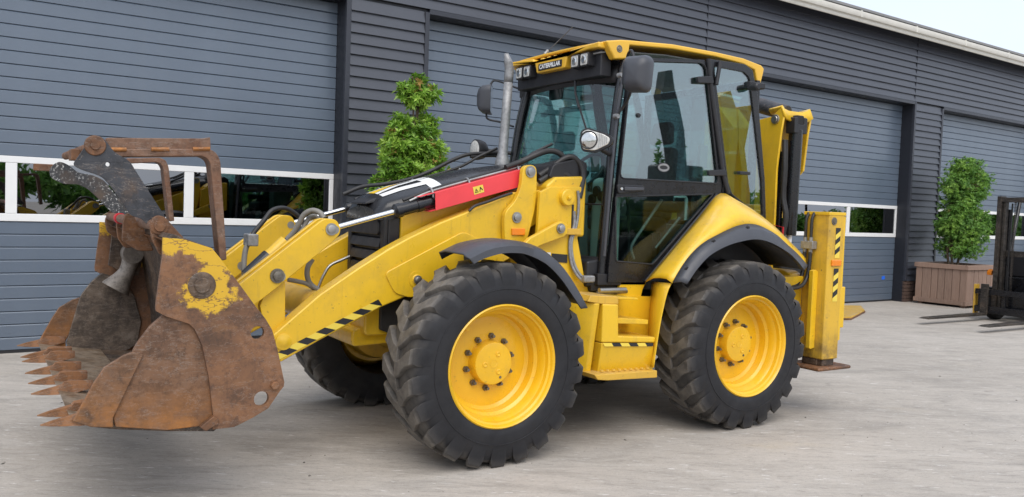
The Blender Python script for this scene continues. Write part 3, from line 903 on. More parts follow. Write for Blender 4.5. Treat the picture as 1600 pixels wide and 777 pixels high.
# ---- wheels
def make_wheel(x, s):
    """s = -1 near side, +1 far side; rim face at s*1.103"""
    c = (x, s * 1.103, AZ)
    disc = MB()
    disc.lathe([(.352, .055), (.338, .075), (.330, .120), (.312, .135), (.306, .190), (.285, .205), (.20, .195), (.12, .195), (.12, .23), (.30, .23), (.36, .10)], c, sgn=-s, seg=56, close=True)
    w = disc.build('wheel', M['yellow_clean'], bl)
    rim = MB().lathe([(.388, .0), (.380, -.008), (.371, .0), (.366, .022), (.354, .030), (.350, .060), (.362, .075), (.372, .04), (.386, .03)], c, sgn=-s, seg=64, close=True)
    rim.build('rim', M['yellow_clean'], w)
    hub = MB().lathe([(.005, .118), (.122, .118), (.132, .121), (.137, .130), (.139, .18), (.143, .20), (.145, .24)], c, sgn=-s, seg=40)
    hb = hub.build('hub', M['yellow_clean'], w)
    for k in range(10):
        a = 2 * math.pi * (k + .35) / 10
        p = (c[0] + .166 * math.cos(a), c[1] - s * .20, c[2] + .166 * math.sin(a))
        mb = MB().lathe([(.001, -.004), (.020, -.004), (.020, .022), (.017, .027), (.010, .027), (.010, .05), (.001, .051)], p, sgn=s, seg=6)
        mb.build('wheel_nut', M['nut'], w)
    for k in range(3):
        a = math.pi * (.35 + 2 * k / 3)
        p = (c[0] + .065 * math.cos(a), c[1] - s * .118, c[2] + .065 * math.sin(a))
        MB().lathe([(.017, -.001), (.018, .003), (.012, .006), (.006, .002), (.001, .002)], p, sgn=s, seg=14).build('hub_plug', M['yellow_clean'], w)
    MB().lathe([(.001, .004), (.008, .004), (.009, -.001)], (c[0] - .05 * s * -1 * -1, c[1] - s * .118, c[2] - .09), sgn=s, seg=8).build('drain_plug', M['nut'], w)
    MB().lathe([(.030, 0), (.032, .002), (.024, .0025), (.022, .001), (.001, .001)], (c[0], c[1] - s * .118, c[2]), sgn=s, seg=6).build('hub_emblem', M['yellow_clean'], w)
    boxo('valve_guard', (c[0] - .215, c[0] - .185, c[1] - s * .12 - .012, c[1] - s * .12 + .012, c[2] + .215, c[2] + .24), M['yellow_clean'], w, .004)
    # tyre carcass + chevron lugs
    tw = .425
    y_out = s * 1.108
    ty = MB()
    prof = [(.372, .012), (.392, .004), (.405, -.004), (.43, -.006), (.46, -.008), (.50, -.004), (.545, .006), (.58, .020), (.602, .045), (.614, .09), (.620, tw / 2), (.614, tw - .09), (.602, tw - .045), (.58, tw - .02), (.545, tw - .006), (.50, tw + .004), (.44, tw + .006), (.392, tw - .004), (.372, tw - .012), (.36, tw / 2)]
    cy = (x, y_out, AZ)
    ty.lathe(prof, cy, sgn=-s, seg=72, close=True)
    # bead ring lines on the sidewall
    ty.lathe([(.478, -.0060), (.483, -.0110), (.488, -.0060), (.483, -.002)], cy, sgn=-s, seg=72, close=True)
    ncar = len(ty.v)
    NL = 22
    tread = []
    for half in (0, 1):
        for k in range(NL):
            base = 2 * math.pi * (k + .5 * half) / NL + (.04 if x > 1 else 0)
            # stations: (axial t from shoulder, angle lag, half width, base radius, top radius)
            st = [(-.003, -.030, .050, .505, .510), (.004, -.027, .052, .550, .570), (.012, -.020, .052, .585, .622), (.032, -.008, .053, .600, .639), (.080, .030, .048, .606, .642), (.120, .080, .046, .608, .643), (.160, .128, .049, .610, .643), (.195, .150, .055, .610, .642), (.222, .158, .055, .610, .640)]
            vv, ff = [], []
            for (ax_, lag, hw, rb, rt) in st:
                axl = ax_ if half == 0 else tw - ax_
                for (da, r_) in ((-hw * 1.18 / .63, rb), (-hw * .86 / .63, rt), (hw * .86 / .63, rt), (hw * 1.18 / .63, rb)):
                    a = base + lag + da
                    vv.append((x - r_ * math.sin(a), y_out - s * axl, AZ + r_ * math.cos(a)))
            for i in range(len(st) - 1):
                for j in range(3):
                    ff.append((i * 4 + j, i * 4 + j + 1, (i + 1) * 4 + j + 1, (i + 1) * 4 + j))
            ff.append((0, 1, 2, 3)); n_ = (len(st) - 1) * 4
            ff.append((n_ + 3, n_ + 2, n_ + 1, n_))
            ty.add(vv, ff)
    o = ty.build('tyre', M['rubber'], w, ang=32)
    ca = o.data.color_attributes.new('tread', 'FLOAT_COLOR', 'POINT')
    for i, v in enumerate(o.data.vertices):
        rr = math.hypot(v.co.x - x, v.co.z - AZ)
        d_ = abs(abs(v.co.y) - abs(y_out))
        t = 0.0
        if rr > .632 and d_ > .03: t = 1.0
        elif rr > .58 and d_ > .03: t = .45
        elif rr > .58: t = .25
        t *= 1.0 if x < 1 else .9
        ca.data[i].color = (t, t, t, 1)
    md = o.modifiers.new('bevel', 'BEVEL'); md.width = .006; md.segments = 2; md.limit_method = 'ANGLE'; md.angle_limit = R(38)
    return w
for wx in (0.0, WB):
    for s in (-1, 1): make_wheel(wx, s)

# ---- chassis, axles
ch = MB().prism([(-.50, .78), (-.50, 1.0), (-.1, 1.12), (2.9, 1.12), (2.9, .62), (1.6, .55), (.35, .55), (.2, .66), (-.3, .7)], -.36, .36)
ch.build('chassis', M['dark_body'], bl, bevel=.01)
MB().prism(rounded([(-.60, .74), (-.60, 1.02), (-.28, 1.02), (-.24, .74)], .04), -.33, .33).build('front_frame', Y, bl, bevel=.015)
MB().prism(rounded([(-.66, .66), (-.66, .78), (-.22, .80), (-.22, .68)], .04), -.27, .27).build('front_bumper', Y, bl, bevel=.015)
for ax_ in (0.0, WB):
    MB().lathe([(.09, -.86), (.14, -.82), (.15, -.6), (.10, -.5), (.11, -.2), (.17, -.1), (.17, .1), (.11, .2), (.10, .5), (.15, .6), (.14, .82), (.09, .86)], (ax_, 0, AZ), seg=20).build('axle', M['yellow_worn'], bl)
    for s in (-1, 1):
        MB().lathe([(.16, 0), (.25, .03), (.27, .10), (.16, .12)], (ax_, s * .72, AZ), sgn=s, seg=24).build('axle_hub', M['yellow_worn'], bl)
boxo('belly_tank', (.42, 1.9, -.62, .62, .52, .95), M['dark_body'], bl, .02)

# ---- loader tower
for s in (-1, 1):
    a, b = (s * .40, s * .36)
    plate('loader_tower', [(0.418, 1.723), (0.667, 1.780), (1.052, 1.807), (1.062, 1.606), (1.041, 1.175), (1.095, 0.933), (0.494, 0.950)], min(a, b), max(a, b), Y, bl, bevel=.006)
    a, b = (s * .62, s * .585)
    plate('tower_plate', [(0.555, 1.729), (0.640, 1.769), (0.908, 1.780), (0.926, 1.643), (0.892, 1.413), (0.976, 1.098), (1.060, 0.956), (0.524, 0.971)], min(a, b), max(a, b), Y, bl, bevel=.006)

# ---- loader arms (both sides share one outline)
ARM_TOP = [(-1.259, 0.806), (-0.974, 1.043), (-0.730, 1.202), (-0.535, 1.319), (-0.385, 1.398), (-0.156, 1.502), (0.064, 1.584), (0.257, 1.660), (0.385, 1.718), (0.598, 1.744), (0.786, 1.766), (0.918, 1.749)]
ARM_BOT = [(0.949, 1.703), (0.911, 1.651), (0.849, 1.630), (0.695, 1.553), (0.545, 1.472), (0.430, 1.278), (0.200, 1.169), (-0.094, 1.090), (-0.408, 1.009), (-0.563, 0.952), (-0.700, 0.887), (-0.967, 0.760), (-1.209, 0.639)]
for s in (-1, 1):
    a, b = s * .52, s * .40
    arm = plate('loader_arm', ARM_TOP + ARM_BOT, min(a, b), max(a, b), Y, bl, bevel=.012, seg=3)
    # raised stiffener panel, hazard tape
    a, b = s * .530, s * .519
    plate('stiffener_panel', rounded([(-0.556, 1.169), (0.004, 1.442), (0.095, 1.409), (0.293, 1.279), (0.195, 1.148), (-0.368, 1.005), (-0.481, 1.037)], .035), min(a, b), max(a, b), Y, arm, bevel=.006)
    tl = [(-1.228, 0.702), (-0.591, 1.002)]; bl_ = [(-1.217, 0.658), (-0.563, 0.964)]
    tl, bl_ = [Vector(p) for p in tl], [Vector(p) for p in bl_]
    hz = MB(); n = 11
    cl_ = lambda t: max(0.0, min(1.0, t))
    for i in range(-1, n):
        q = [tl[0].lerp(tl[1], cl_(i / n)), tl[0].lerp(tl[1], cl_((i + 1) / n)), bl_[0].lerp(bl_[1], cl_((i + 1.85) / n)), bl_[0].lerp(bl_[1], cl_((i + .85) / n))]
        hz.add([(p.x, s * .5225, p.y) for p in q], [(0, 1, 2, 3)], 1 if i % 2 else 0)
    hz.build('hazard_tape', [M['decal_black'], M['sticker_yellow']], arm, smooth=False)
    pm_ = (-0.330, -0.530, 1.125)
    MB().lathe([(.001, .012), (.028, .012), (.034, .004), (.055, .004), (.058, -.02)], (pm_[0], s * .53, pm_[2]), sgn=s, seg=22).build('arm_pin', M['yellow'], arm)
    bolt((pm_[0] + .0, s * .545, pm_[2]), .02, arm, 'steel', s)
    pp = (-1.223, -0.530, 0.764)
    MB().lathe([(.001, .016), (.02, .016), (.03, .01), (.05, .006), (.05, -.02)], (pp[0] + .03, s * .522, pp[2]), sgn=s, seg=20).build('arm_pin', Y, arm)
    # upright bracket for the tilt cylinder
    a, b = s * .575, s * .53
    br = plate('cylinder_bracket', rounded([(0.436, 1.909), (0.547, 1.916), (0.556, 1.711), (0.543, 1.595), (0.486, 1.371), (0.307, 1.387), (0.296, 1.522), (0.304, 1.584), (0.383, 1.661), (0.426, 1.759)], [.05, .05, .02, .02, 0, 0, .03, .03, .04, .04]), min(a, b), max(a, b), Y, bl, bevel=.006)
    p = (0.493, -0.575, 1.866); bolt((p[0], s * .576, p[2]), .028, br, 'steel', s, .022)
    p = (0.394, -0.575, 1.547); bolt((p[0], s * .576, p[2]), .026, br, 'steel', s, .022)
    q = [(0.353, 1.471), (0.460, 1.473), (0.462, 1.426), (0.355, 1.425)]
    a, b = s * .590, s * .574
    plate('marker_lamp', q, min(a, b), max(a, b), M['orange_lens'], br, bevel=.004)
    # rear pivot boss
    p = (0.771, -0.660, 1.698)
    MB().lathe([(.001, .0), (.052, .0), (.058, -.006), (.058, -.05), (.072, -.055), (.075, -.12)], (p[0], s * .66, p[2]), sgn=s, seg=28).build('pivot_boss', Y, bl)
    bolt((p[0], s * .661, p[2]), .013, bl, 'yellow', s, .016)
    # lift link
    a, b = s * .69, s * .645
    lk = plate('lift_link', [(0.657, 1.516), (0.700, 1.532), (0.751, 1.504), (0.753, 1.450), (0.722, 1.423), (0.524, 1.359), (0.410, 1.306), (0.337, 1.323), (0.437, 1.411)], min(a, b), max(a, b), Y, bl, bevel=.008)
    p = (0.685, -0.690, 1.481); bolt((p[0], s * .691, p[2]), .024, lk, 'steel', s, .03)
    # tilt lever: outer and inner cheek
    lev = rounded([(-0.951, 1.507), (-0.873, 1.501), (-0.843, 1.447), (-0.850, 1.407), (-0.906, 1.351), (-1.021, 1.257), (-1.281, 1.048), (-1.410, 0.954), (-1.530, 0.906), (-1.553, 0.988), (-1.475, 1.094)], [.03, .05, .05, .03, .02, 0, 0, 0, .03, .03, .02])
    for (c0, c1, nm) in ((.50, .462, 'tilt_lever'), (.40, .362, 'tilt_lever')):
        a, b = s * c0, s * c1
        tlv = plate(nm, lev, min(a, b), max(a, b), Y, bl, bevel=.006)
        if c0 == .50:
            p = (-0.906, -0.500, 1.440); bolt((p[0], s * .501, p[2]), .026, tlv, 'steel', s, .02)
            p = (-1.234, -0.500, 1.158); bolt((p[0], s * .501, p[2]), .03, tlv, 'nut', s, .024)
    p = (-1.213, -0.430, 1.152)
    cylo('lever_pin', (p[0], s * .502, p[2]), (p[0], s * .36, p[2]), .03, M['steel'], bl)
    p = (-0.880, -0.430, 1.437)
    cylo('lever_pin', (p[0], s * .502, p[2]), (p[0], s * .36, p[2]), .025, M['steel'], bl)
    # riser between arm and lever
    a, b = s * .458, s * .405
    plate('riser_plate', [(-1.320, 0.976), (-1.256, 1.166), (-1.195, 1.181), (-1.169, 1.103), (-1.164, 0.867), (-1.224, 0.753), (-1.283, 0.814)], min(a, b), max(a, b), Y, bl, bevel=.006)
    # tilt cylinder: eye, rod, barrel, guard
    A = Vector((-0.884, -0.440, 1.438)); B = Vector((0.570, -0.440, 1.850))
    A.y = B.y = s * .43
    d = (B - A); L = d.length
    cylo('piston_rod', A, A + d * .40, .0185, M['chrome'], bl, 20)
    cylo('rod_eye', A + Vector((0, -.03, 0)), A + Vector((0, .03, 0)), .04, M['black_paint'], bl, 20)
    cy = MB().tube([A + d * .29, A + d * .300, A + d * .301, A + d * .325, A + d * .326, A + d * .40, A + d * .401, A + d * .425, A + d * .426, A + d * .94], [.030, .048, .048, .048, .042, .042, .047, .047, .044, .044], 24)
    cy.build('tilt_cylinder', BK, bl)
    if s < 0:
        f = d.normalized(); nrm = Vector((-f.z, 0, f.x))
        g = MB()
        gu, gd, gy0, gy1 = .060, .057, -.072, .066
        p0, p1 = A + d * .445, A + d * .965
        # open U guard: outer side, top and bottom flanges, all one folded sheet
        th = .006
        def P(base, up, yy): return (base.x + nrm.x * up, base.y + yy, base.z + nrm.z * up)
        g.hexa([P(p0 + f * .03, -gd, gy0), P(p1, -gd, gy0), P(p1, -gd, gy0 + th), P(p0 + f * .03, -gd, gy0 + th)], [P(p0 + f * .055, gu, gy0), P(p1, gu, gy0), P(p1, gu, gy0 + th), P(p0 + f * .055, gu, gy0 + th)])
        g.hexa([P(p0 - f * .055, gu - th, gy0 + .02), P(p1, gu - th, gy0 + .001), P(p1, gu - th, gy1), P(p0 - f * .075, gu - th, gy1)], [P(p0 - f * .055, gu - .0005, gy0 + .02), P(p1, gu - .0005, gy0 + .001), P(p1, gu - .0005, gy1), P(p0 - f * .075, gu - .0005, gy1)])
        g.hexa([P(p0 - f * .01, -gd + .0005, gy0 + .001), P(p1, -gd + .0005, gy0 + .001), P(p1, -gd + .0005, gy1 - .02), P(p0 + f * .0, -gd + .0005, gy1 - .02)], [P(p0 - f * .01, -gd + th, gy0 + .001), P(p1, -gd + th, gy0 + .001), P(p1, -gd + th, gy1 - .02), P(p0 + f * .0, -gd + th, gy1 - .02)])
        g.hexa([P(p1 - f * th, -gd + .001, gy0 + .001), P(p1 - f * .0005, -gd + .001, gy0 + .001), P(p1 - f * .0005, -gd + .001, gy1 - .001), P(p1 - f * th, -gd + .001, gy1 - .001)], [P(p1 - f * th, gu - .001, gy0 + .001), P(p1 - f * .0005, gu - .001, gy0 + .001), P(p1 - f * .0005, gu - .001, gy1 - .001), P(p1 - f * th, gu - .001, gy1 - .001)])
        gd_o = g.build('cylinder_guard', M['red_paint'], bl, bevel=.004)
        gd_o['label'] = 'bright red sheet guard with bent front edge'
        # warning sticker
        c_ = A + d * .695
        stk = MB()
        stk.add([P(c_ - f * .04, -.024, gy0 - .002), P(c_ + f * .04, -.024, gy0 - .002), P(c_ + f * .04, .028, gy0 - .002), P(c_ - f * .04, .028, gy0 - .002)], [(0, 1, 2, 3)])
        so = stk.build('warning_sticker', M['sticker_yellow'], gd_o, smooth=False)
        tm = MB()
        for (a0, a1, a2) in (((-.033, -.014), (-.003, -.014), (-.018, .016)),):
            outer = [a0, a1, a2]; cx = sum(q[0] for q in outer) / 3; cz = sum(q[1] for q in outer) / 3
            inner = [(cx + (q[0] - cx) * .62, cz + (q[1] - cz) * .62) for q in outer]
            vv = [P(c_ + f * q[0], q[1], gy0 - .0035) for q in outer + inner]
            tm.add(vv, [(0, 1, 4, 3), (1, 2, 5, 4), (2, 0, 3, 5)])
        tm.add([P(c_ + f * q[0], q[1], gy0 - .0035) for q in ((-.0195, -.008), (-.0165, -.008), (-.0165, .004), (-.0195, .004))], [(0, 1, 2, 3)])
        tm.add([P(c_ + f * q[0], q[1], gy0 - .0035) for q in ((.004, -.014), (.010, -.014), (.020, .016), (.014, .016))], [(0, 1, 2, 3)])
        tm.add([P(c_ + f * q[0], q[1], gy0 - .0035) for q in ((.012, .012), (.03, -.01), (.033, -.004), (.018, .018))], [(0, 1, 2, 3)])
        tm.build('sticker_print', M['decal_black'], so, smooth=False)
    # steel lines and clips over the cylinder
    up = Vector((0, 0, .075)) + Vector((0, -s * .02, 0))
    tubeo('hydraulic_line', catmull([A + d * .34 + up * .75, A + d * .5 + up * 1.05, A + d * .7 + up * 1.1, A + d * .92 + up * 1.25, A + d * 1.05 + up * 1.9, A + d * 1.16 + up * 2.3], 5), .011, M['black_hose'], bl)
    tubeo('hydraulic_line', catmull([A + d * .36 + up * .6 + Vector((0, s * .03, 0)), A + d * .5 + up * .95 + Vector((0, s * .03, 0)), A + d * .95 + up * 1.0 + Vector((0, s * .03, 0))], 5), .009, M['steel'], bl)
    for t in (.47, .66, .93):
        c_ = A + d * t
        ring = [(c_.x + .0, c_.y + .052 * math.cos(a) * 1.05 - s * .01, c_.z + .03 + .062 * math.sin(a)) for a in [math.pi * k / 10 for k in range(11)]]
        tubeo('pipe_clip', ring, .007, M['galvanised'], bl, 8)
# cross tube between the arms
cc = (-0.935, 0.000, 0.946)
MB().lathe([(.10, -.40), (.10, .40)], cc, seg=32).build('cross_tube', M['yellow_worn'], bl)

# ---- bucket
bk_prof_out = [(-1.964, 0.481), (-1.819, 0.487), (-1.752, 0.496), (-1.649, 0.466), (-1.557, 0.502), (-1.480, 0.543), (-1.422, 0.624), (-1.403, 0.663), (-1.437, 0.831), (-1.469, 0.942), (-1.553, 1.063), (-1.629, 1.168), (-1.774, 1.359)]
shell_in = [(-2.276, 0.540), (-2.195, 0.525), (-1.984, 0.496)] + [(-1.76, .475), (-1.685, .53), (-1.65, .64), (-1.655, .76), (-1.68, .90), (-1.715, 1.11), (-1.75, 1.24), (-1.80, 1.325), (-1.97, 1.40)]
shell_out = [(-2.276, 0.519), (-2.195, 0.501), (-1.964, 0.466)] + [(-1.74, .44), (-1.645, .505), (-1.605, .63), (-1.61, .77), (-1.635, .91), (-1.67, 1.12), (-1.71, 1.26), (-1.77, 1.36), (-1.95, 1.425)]
sh = MB()
prof = shell_in + list(reversed(shell_out))
sh.prism(prof, -1.165, 1.165)
bucket = sh.build('bucket', M['rust_dark'], bl, bevel=.004)
bk_lip = [(-2.376, 0.563), (-2.276, 0.543), (-1.984, 0.499), (-1.984, 0.477), (-2.276, 0.519), (-2.366, 0.547)]
plate('cutting_edge', bk_lip, -1.15, 1.15, M['worn_steel'], bucket, bevel=.003)
REAR = [(-1.998, 1.408), (-1.909, 1.402), (-1.774, 1.359), (-1.731, 1.306), (-1.630, 1.169), (-1.557, 1.068), (-1.504, 1.001), (-1.469, 0.942), (-1.437, 0.831), (-1.400, 0.669), (-1.403, 0.646), (-1.422, 0.624), (-1.480, 0.541), (-1.557, 0.500), (-1.649, 0.462), (-1.755, 0.461), (-1.753, 0.530), (-1.778, 0.722), (-1.812, 0.882), (-1.849, 0.964), (-1.875, 0.992), (-1.981, 1.032), (-2.024, 1.058), (-2.026, 1.083), (-2.013, 1.215), (-2.000, 1.316)]
FRONT = [(-1.982, 1.045), (-2.047, 0.986), (-2.105, 0.904), (-2.121, 0.871), (-2.202, 0.557), (-2.191, 0.516), (-1.962, 0.475), (-1.817, 0.478), (-1.744, 0.519), (-1.716, 0.683), (-1.766, 0.878), (-1.844, 0.993)]
CUT = [(-2.123, 0.871), (-2.167, 0.855), (-2.247, 0.804), (-2.289, 0.735), (-2.365, 0.582), (-2.375, 0.565), (-2.293, 0.530), (-2.203, 0.520), (-2.204, 0.565), (-2.076, 0.855)]
h1 = (-1.544, -1.200, 0.932); h2 = (-1.517, -1.200, 0.593)
for s in (-1, 1):
    a, b = s * 1.205, s * 1.175
    sp = plate('side_plate', REAR, min(a, b), max(a, b), M['side_rust'], bucket, holes=[circle((h1[0], h1[2]), .034, 18), circle((h2[0], h2[2]), .038, 18)], bevel=.005)
    a, b = s * 1.185, s * 1.155
    plate('cheek_plate', FRONT, min(a, b), max(a, b), M['cheek_rust' if s < 0 else 'cheek_dark'], bucket, bevel=.006)
    a, b = s * 1.203, s * 1.180
    plate('side_cutter', CUT, min(a, b), max(a, b), M['cutter_rust'], bucket, bevel=.006)
    p = (-1.819, -1.200, 1.178)
    MB().lathe([(.001, .02), (.034, .02), (.038, .015), (.038, .008), (.058, .008), (.066, .002), (.068, -.02)], (p[0], s * 1.206, p[2]), sgn=s, seg=30).build('pivot_pin', M['rust_dark'], bucket)
    p = (-1.455, -1.200, 0.660); bolt((p[0], s * 1.206, p[2]), .022, bucket, 'nut', s, .03, 'pin_head', False)
    bpy.data.objects['pin_head' if s < 0 else 'pin_head.001'].data.materials[0] = M['rust']
    a, b = s * 1.225, s * 1.19
    plate('stop_lug', [(-1.820, 0.483), (-1.754, 0.533), (-1.730, 0.514), (-1.732, 0.489), (-1.790, 0.460)], min(a, b), max(a, b), M['rust'], bucket, bevel=.005)
    # inner hinge knuckle of the clam
    kp = [(-1.907, 0.938), (-1.875, 0.992), (-1.838, 1.055), (-1.814, 1.128), (-1.802, 1.192)]
    k = resample(catmull([(p_[0], s * 1.06, p_[1]) for p_ in kp], 4), 13)
    MB().tube(k, [.10, .092, .082, .072, .064, .058, .054, .052, .052, .055, .06, .062, .055], 14).build('hinge_knuckle', M['weld_grey'], bucket)
    e_ = k[-1]
    MB().lathe([(.03, -.07), (.068, -.07), (.072, -.05), (.072, .05), (.068, .07), (.03, .07)], tuple(e_), seg=22).build('knuckle_bush', M['weld_grey'], bucket)
# top beam, inner ribs of the moldboard
plate('top_beam', [(-1.990, 1.401), (-1.774, 1.353), (-1.768, 1.334), (-1.801, 1.309), (-1.896, 1.346)], -1.165, 1.165, M['rust'], bucket, bevel=.006)
tb = (-2.013, -1.200, 1.407)
# teeth
LIP = Vector((-2.366, -1.200, 0.564)); TIP = Vector((-2.494, -1.200, 0.590))
trg = random.Random(2)
tmesh = None
for i in range(8):
    y = -1.16 + 2.32 * i / 7
    L = .31
    mb = MB()
    dz = .018
    x0 = LIP.x + .12; z0 = .553
    secs = [(-.06, .036, .026), (.10, .043, .046), (.16, .040, .044), (.18, .029, .034), (.26, .024, .026), (.34, .014, .016), (.41, .003, .004)]
    vv, ff = [], []
    for (t, hw, hh) in secs:
        zc = z0 + dz - t * .05 + (.008 if t < .18 else .002)
        hh *= .76; hw *= .64
        xx = x0 - t * .62
        vv += [(xx, -hw, zc - hh), (xx, hw, zc - hh), (xx, hw * .75, zc + hh), (xx, -hw * .75, zc + hh)]
    for j in range(len(secs) - 1):
        for q in range(4):
            ff.append((j * 4 + q, j * 4 + (q + 1) % 4, (j + 1) * 4 + (q + 1) % 4, (j + 1) * 4 + q))
    ff.append((3, 2, 1, 0)); n_ = (len(secs) - 1) * 4; ff.append((n_, n_ + 1, n_ + 2, n_ + 3))
    if tmesh is None:
        mb.add(vv, ff)
        o = mb.build('tooth', M['tooth_rust'], bucket, bevel=.006)
        tmesh = o.data
        o.location.y = y
    else:
        o2 = o.copy(); C.objects.link(o2); o2.parent = bucket; o2.location.y = y
        o2.rotation_euler = (trg.uniform(-.14, .14), 0, trg.uniform(-.014, .014)); o2.location.z = trg.uniform(-.004, .004)

# ---- flip-over pallet forks folded back over the bucket
BR = rounded([(-2.293, 1.839), (-2.279, 1.878), (-2.253, 1.893), (-2.225, 1.889), (-2.201, 1.865), (-2.166, 1.816), (-2.094, 1.776), (-2.064, 1.726), (-1.919, 1.495), (-1.906, 1.456), (-2.005, 1.454), (-2.030, 1.486), (-2.081, 1.498), (-2.127, 1.571), (-2.181, 1.649), (-2.216, 1.689), (-2.251, 1.703), (-2.308, 1.719), (-2.351, 1.742)], .02, 3)
near_br = plate('fork_bracket', BR, -.815, -.785, M['black_steel'], bl, bevel=.004, holes=[circle(tuple((-2.194, -0.800, 1.754)[::2]), .011, 14)])
FB = rounded([(-2.351, 1.739), (-2.330, 1.781), (-2.294, 1.807), (-2.246, 1.790), (-2.182, 1.739), (-2.096, 1.727), (-2.031, 1.697), (-1.980, 1.631), (-1.860, 1.477), (-1.819, 1.435), (-1.918, 1.432), (-1.990, 1.495), (-2.056, 1.569), (-2.121, 1.634), (-2.182, 1.664), (-2.263, 1.661), (-2.336, 1.694)], .02, 3)
far_br = plate('fork_bracket', FB, .70, .73, M['speckled_steel'], bl, bevel=.004)
p = (-2.253, -0.815, 1.843)
MB().lathe([(.001, .016), (.02, .016), (.022, .012), (.022, .008), (.046, .008), (.05, .003), (.05, -.0)], (p[0], -.815, p[2]), sgn=-1, seg=26).build('fork_pin', M['rust'], near_br)
cylo('fork_shaft', (p[0], -.80, p[2]), (p[0], .74, p[2]), .024, M['rust'], bl)
q = (-2.257, -0.200, 1.812)
boxo('shaft_stop', (q[0] - .06, q[0] + .06, -.35, -.2, q[2] - .03, q[2] + .03), M['rust'], bl, .004)
q = (-2.354, 0.740, 1.763)
boxo('shaft_stop', (q[0] - .08, q[0] + .05, .735, .80, q[2] - .022, q[2] + .022), M['rust'], bl, .004)
# fork tines
def tine(top_px, down_px, y0, y1):
    t, dwn = top_px, down_px
    return t
FN = [(-2.197, 1.887), (-1.702, 1.931), (-1.696, 1.932), (-1.694, 1.867), (-1.721, 1.862), (-1.681, 1.851), (-1.643, 1.805), (-1.596, 1.274), (-1.633, 1.267), (-1.689, 1.781), (-1.707, 1.815), (-1.740, 1.826), (-2.181, 1.792)]
FN1 = rounded([(-2.191, 1.830), (-1.727, 1.865), (-1.674, 1.858), (-1.643, 1.812), (-1.599, 1.274), (-1.636, 1.267), (-1.696, 1.788), (-1.713, 1.814), (-1.743, 1.823), (-2.158, 1.793)], [0, 0, .03, .03, 0, 0, .02, .02, 0, 0])
f1 = plate('pallet_fork', FN1, -.79, -.68, M['rust_fork'], bl, bevel=.006)
plate('fork_sleeve', rounded([(-2.196, 1.888), (-1.735, 1.919), (-1.693, 1.929), (-1.688, 1.868), (-2.195, 1.824)], .006), -.765, -.70, M['rust_fork'], f1, bevel=.006)
for (a, b) in ((170, 196), (234, 262), (300, 328)):
    w = Vector((-2.188, -0.790, 1.828)); w2 = Vector((-1.693, -0.790, 1.865))
    t0, t1 = (a - 170) / 160, (b - 170) / 160
    cylo('weld_bead', w.lerp(w2, t0), w.lerp(w2, t1), .011, M['rust_orange'], f1, 8)
FF = rounded([(-1.909, 1.846), (-1.710, 1.863), (-1.670, 1.852), (-1.649, 1.810), (-1.606, 1.441), (-1.639, 1.436), (-1.685, 1.799), (-1.702, 1.824), (-1.726, 1.831), (-1.908, 1.812)], [0, 0, .03, .03, 0, 0, .02, .02, 0, 0])
plate('pallet_fork', FF, .60, .71, M['rust_fork'], bl, bevel=.006)
# ears on the bucket that carry the fork frame
EAR = rounded([(-1.997, 1.391), (-2.004, 1.456), (-1.993, 1.495), (-1.963, 1.509), (-1.932, 1.497), (-1.888, 1.445), (-1.837, 1.390), (-1.830, 1.350), (-1.953, 1.300)], .02)
near_ear = plate('fork_ear', EAR, -.885, -.85, M['rust'], bl, bevel=.005)
p = (-1.961, -0.885, 1.452)
MB().lathe([(.001, .018), (.026, .018), (.028, .012), (.028, .008), (.042, .008), (.045, -.01)], (p[0], -.886, p[2]), sgn=-1, seg=26).build('ear_pin', M['rust'], near_ear)
EAR2 = rounded([(-2.083, 1.359), (-2.079, 1.466), (-2.066, 1.507), (-2.028, 1.502), (-2.015, 1.464), (-1.982, 1.444), (-1.969, 1.409), (-1.922, 1.304), (-2.003, 1.304)], .015)
plate('fork_ear', EAR2, -.52, -.485, M['rust'], bl, bevel=.005)
EAR3 = rounded([(-2.003, 1.358), (-2.016, 1.430), (-1.997, 1.490), (-1.966, 1.491), (-1.950, 1.432), (-1.879, 1.403), (-1.797, 1.261), (-1.956, 1.316)], .015)
plate('fork_ear', EAR3, .74, .775, M['rust'], bl, bevel=.005)
EAR4 = rounded([(-1.983, 1.331), (-1.992, 1.420), (-1.977, 1.477), (-1.940, 1.470), (-1.917, 1.422), (-1.839, 1.279), (-1.941, 1.266)], .015)
plate('fork_ear', EAR4, .40, .435, M['rust'], bl, bevel=.005)
cylo('ear_shaft', (p[0] - .02, -.88, p[2] + .005), (p[0] - .02, .76, p[2] + .005), .028, M['rust_fork'], bl)
pr = (-1.991, 0.300, 1.479)
cylo('red_collar', (p[0] - .02, .30, p[2] + .005), (p[0] - .02, .37, p[2] + .005), .034, M['red_plain'], bl)
# clam plate on the far upper side of the bucket
plate('far_hinge_plate', [(-1.948, 1.104), (-1.926, 1.342), (-1.893, 1.397), (-1.796, 1.371), (-1.720, 1.168), (-1.748, 1.028), (-1.812, 1.029)], 1.10, 1.13, M['rust_dark'], bucket, bevel=.004)

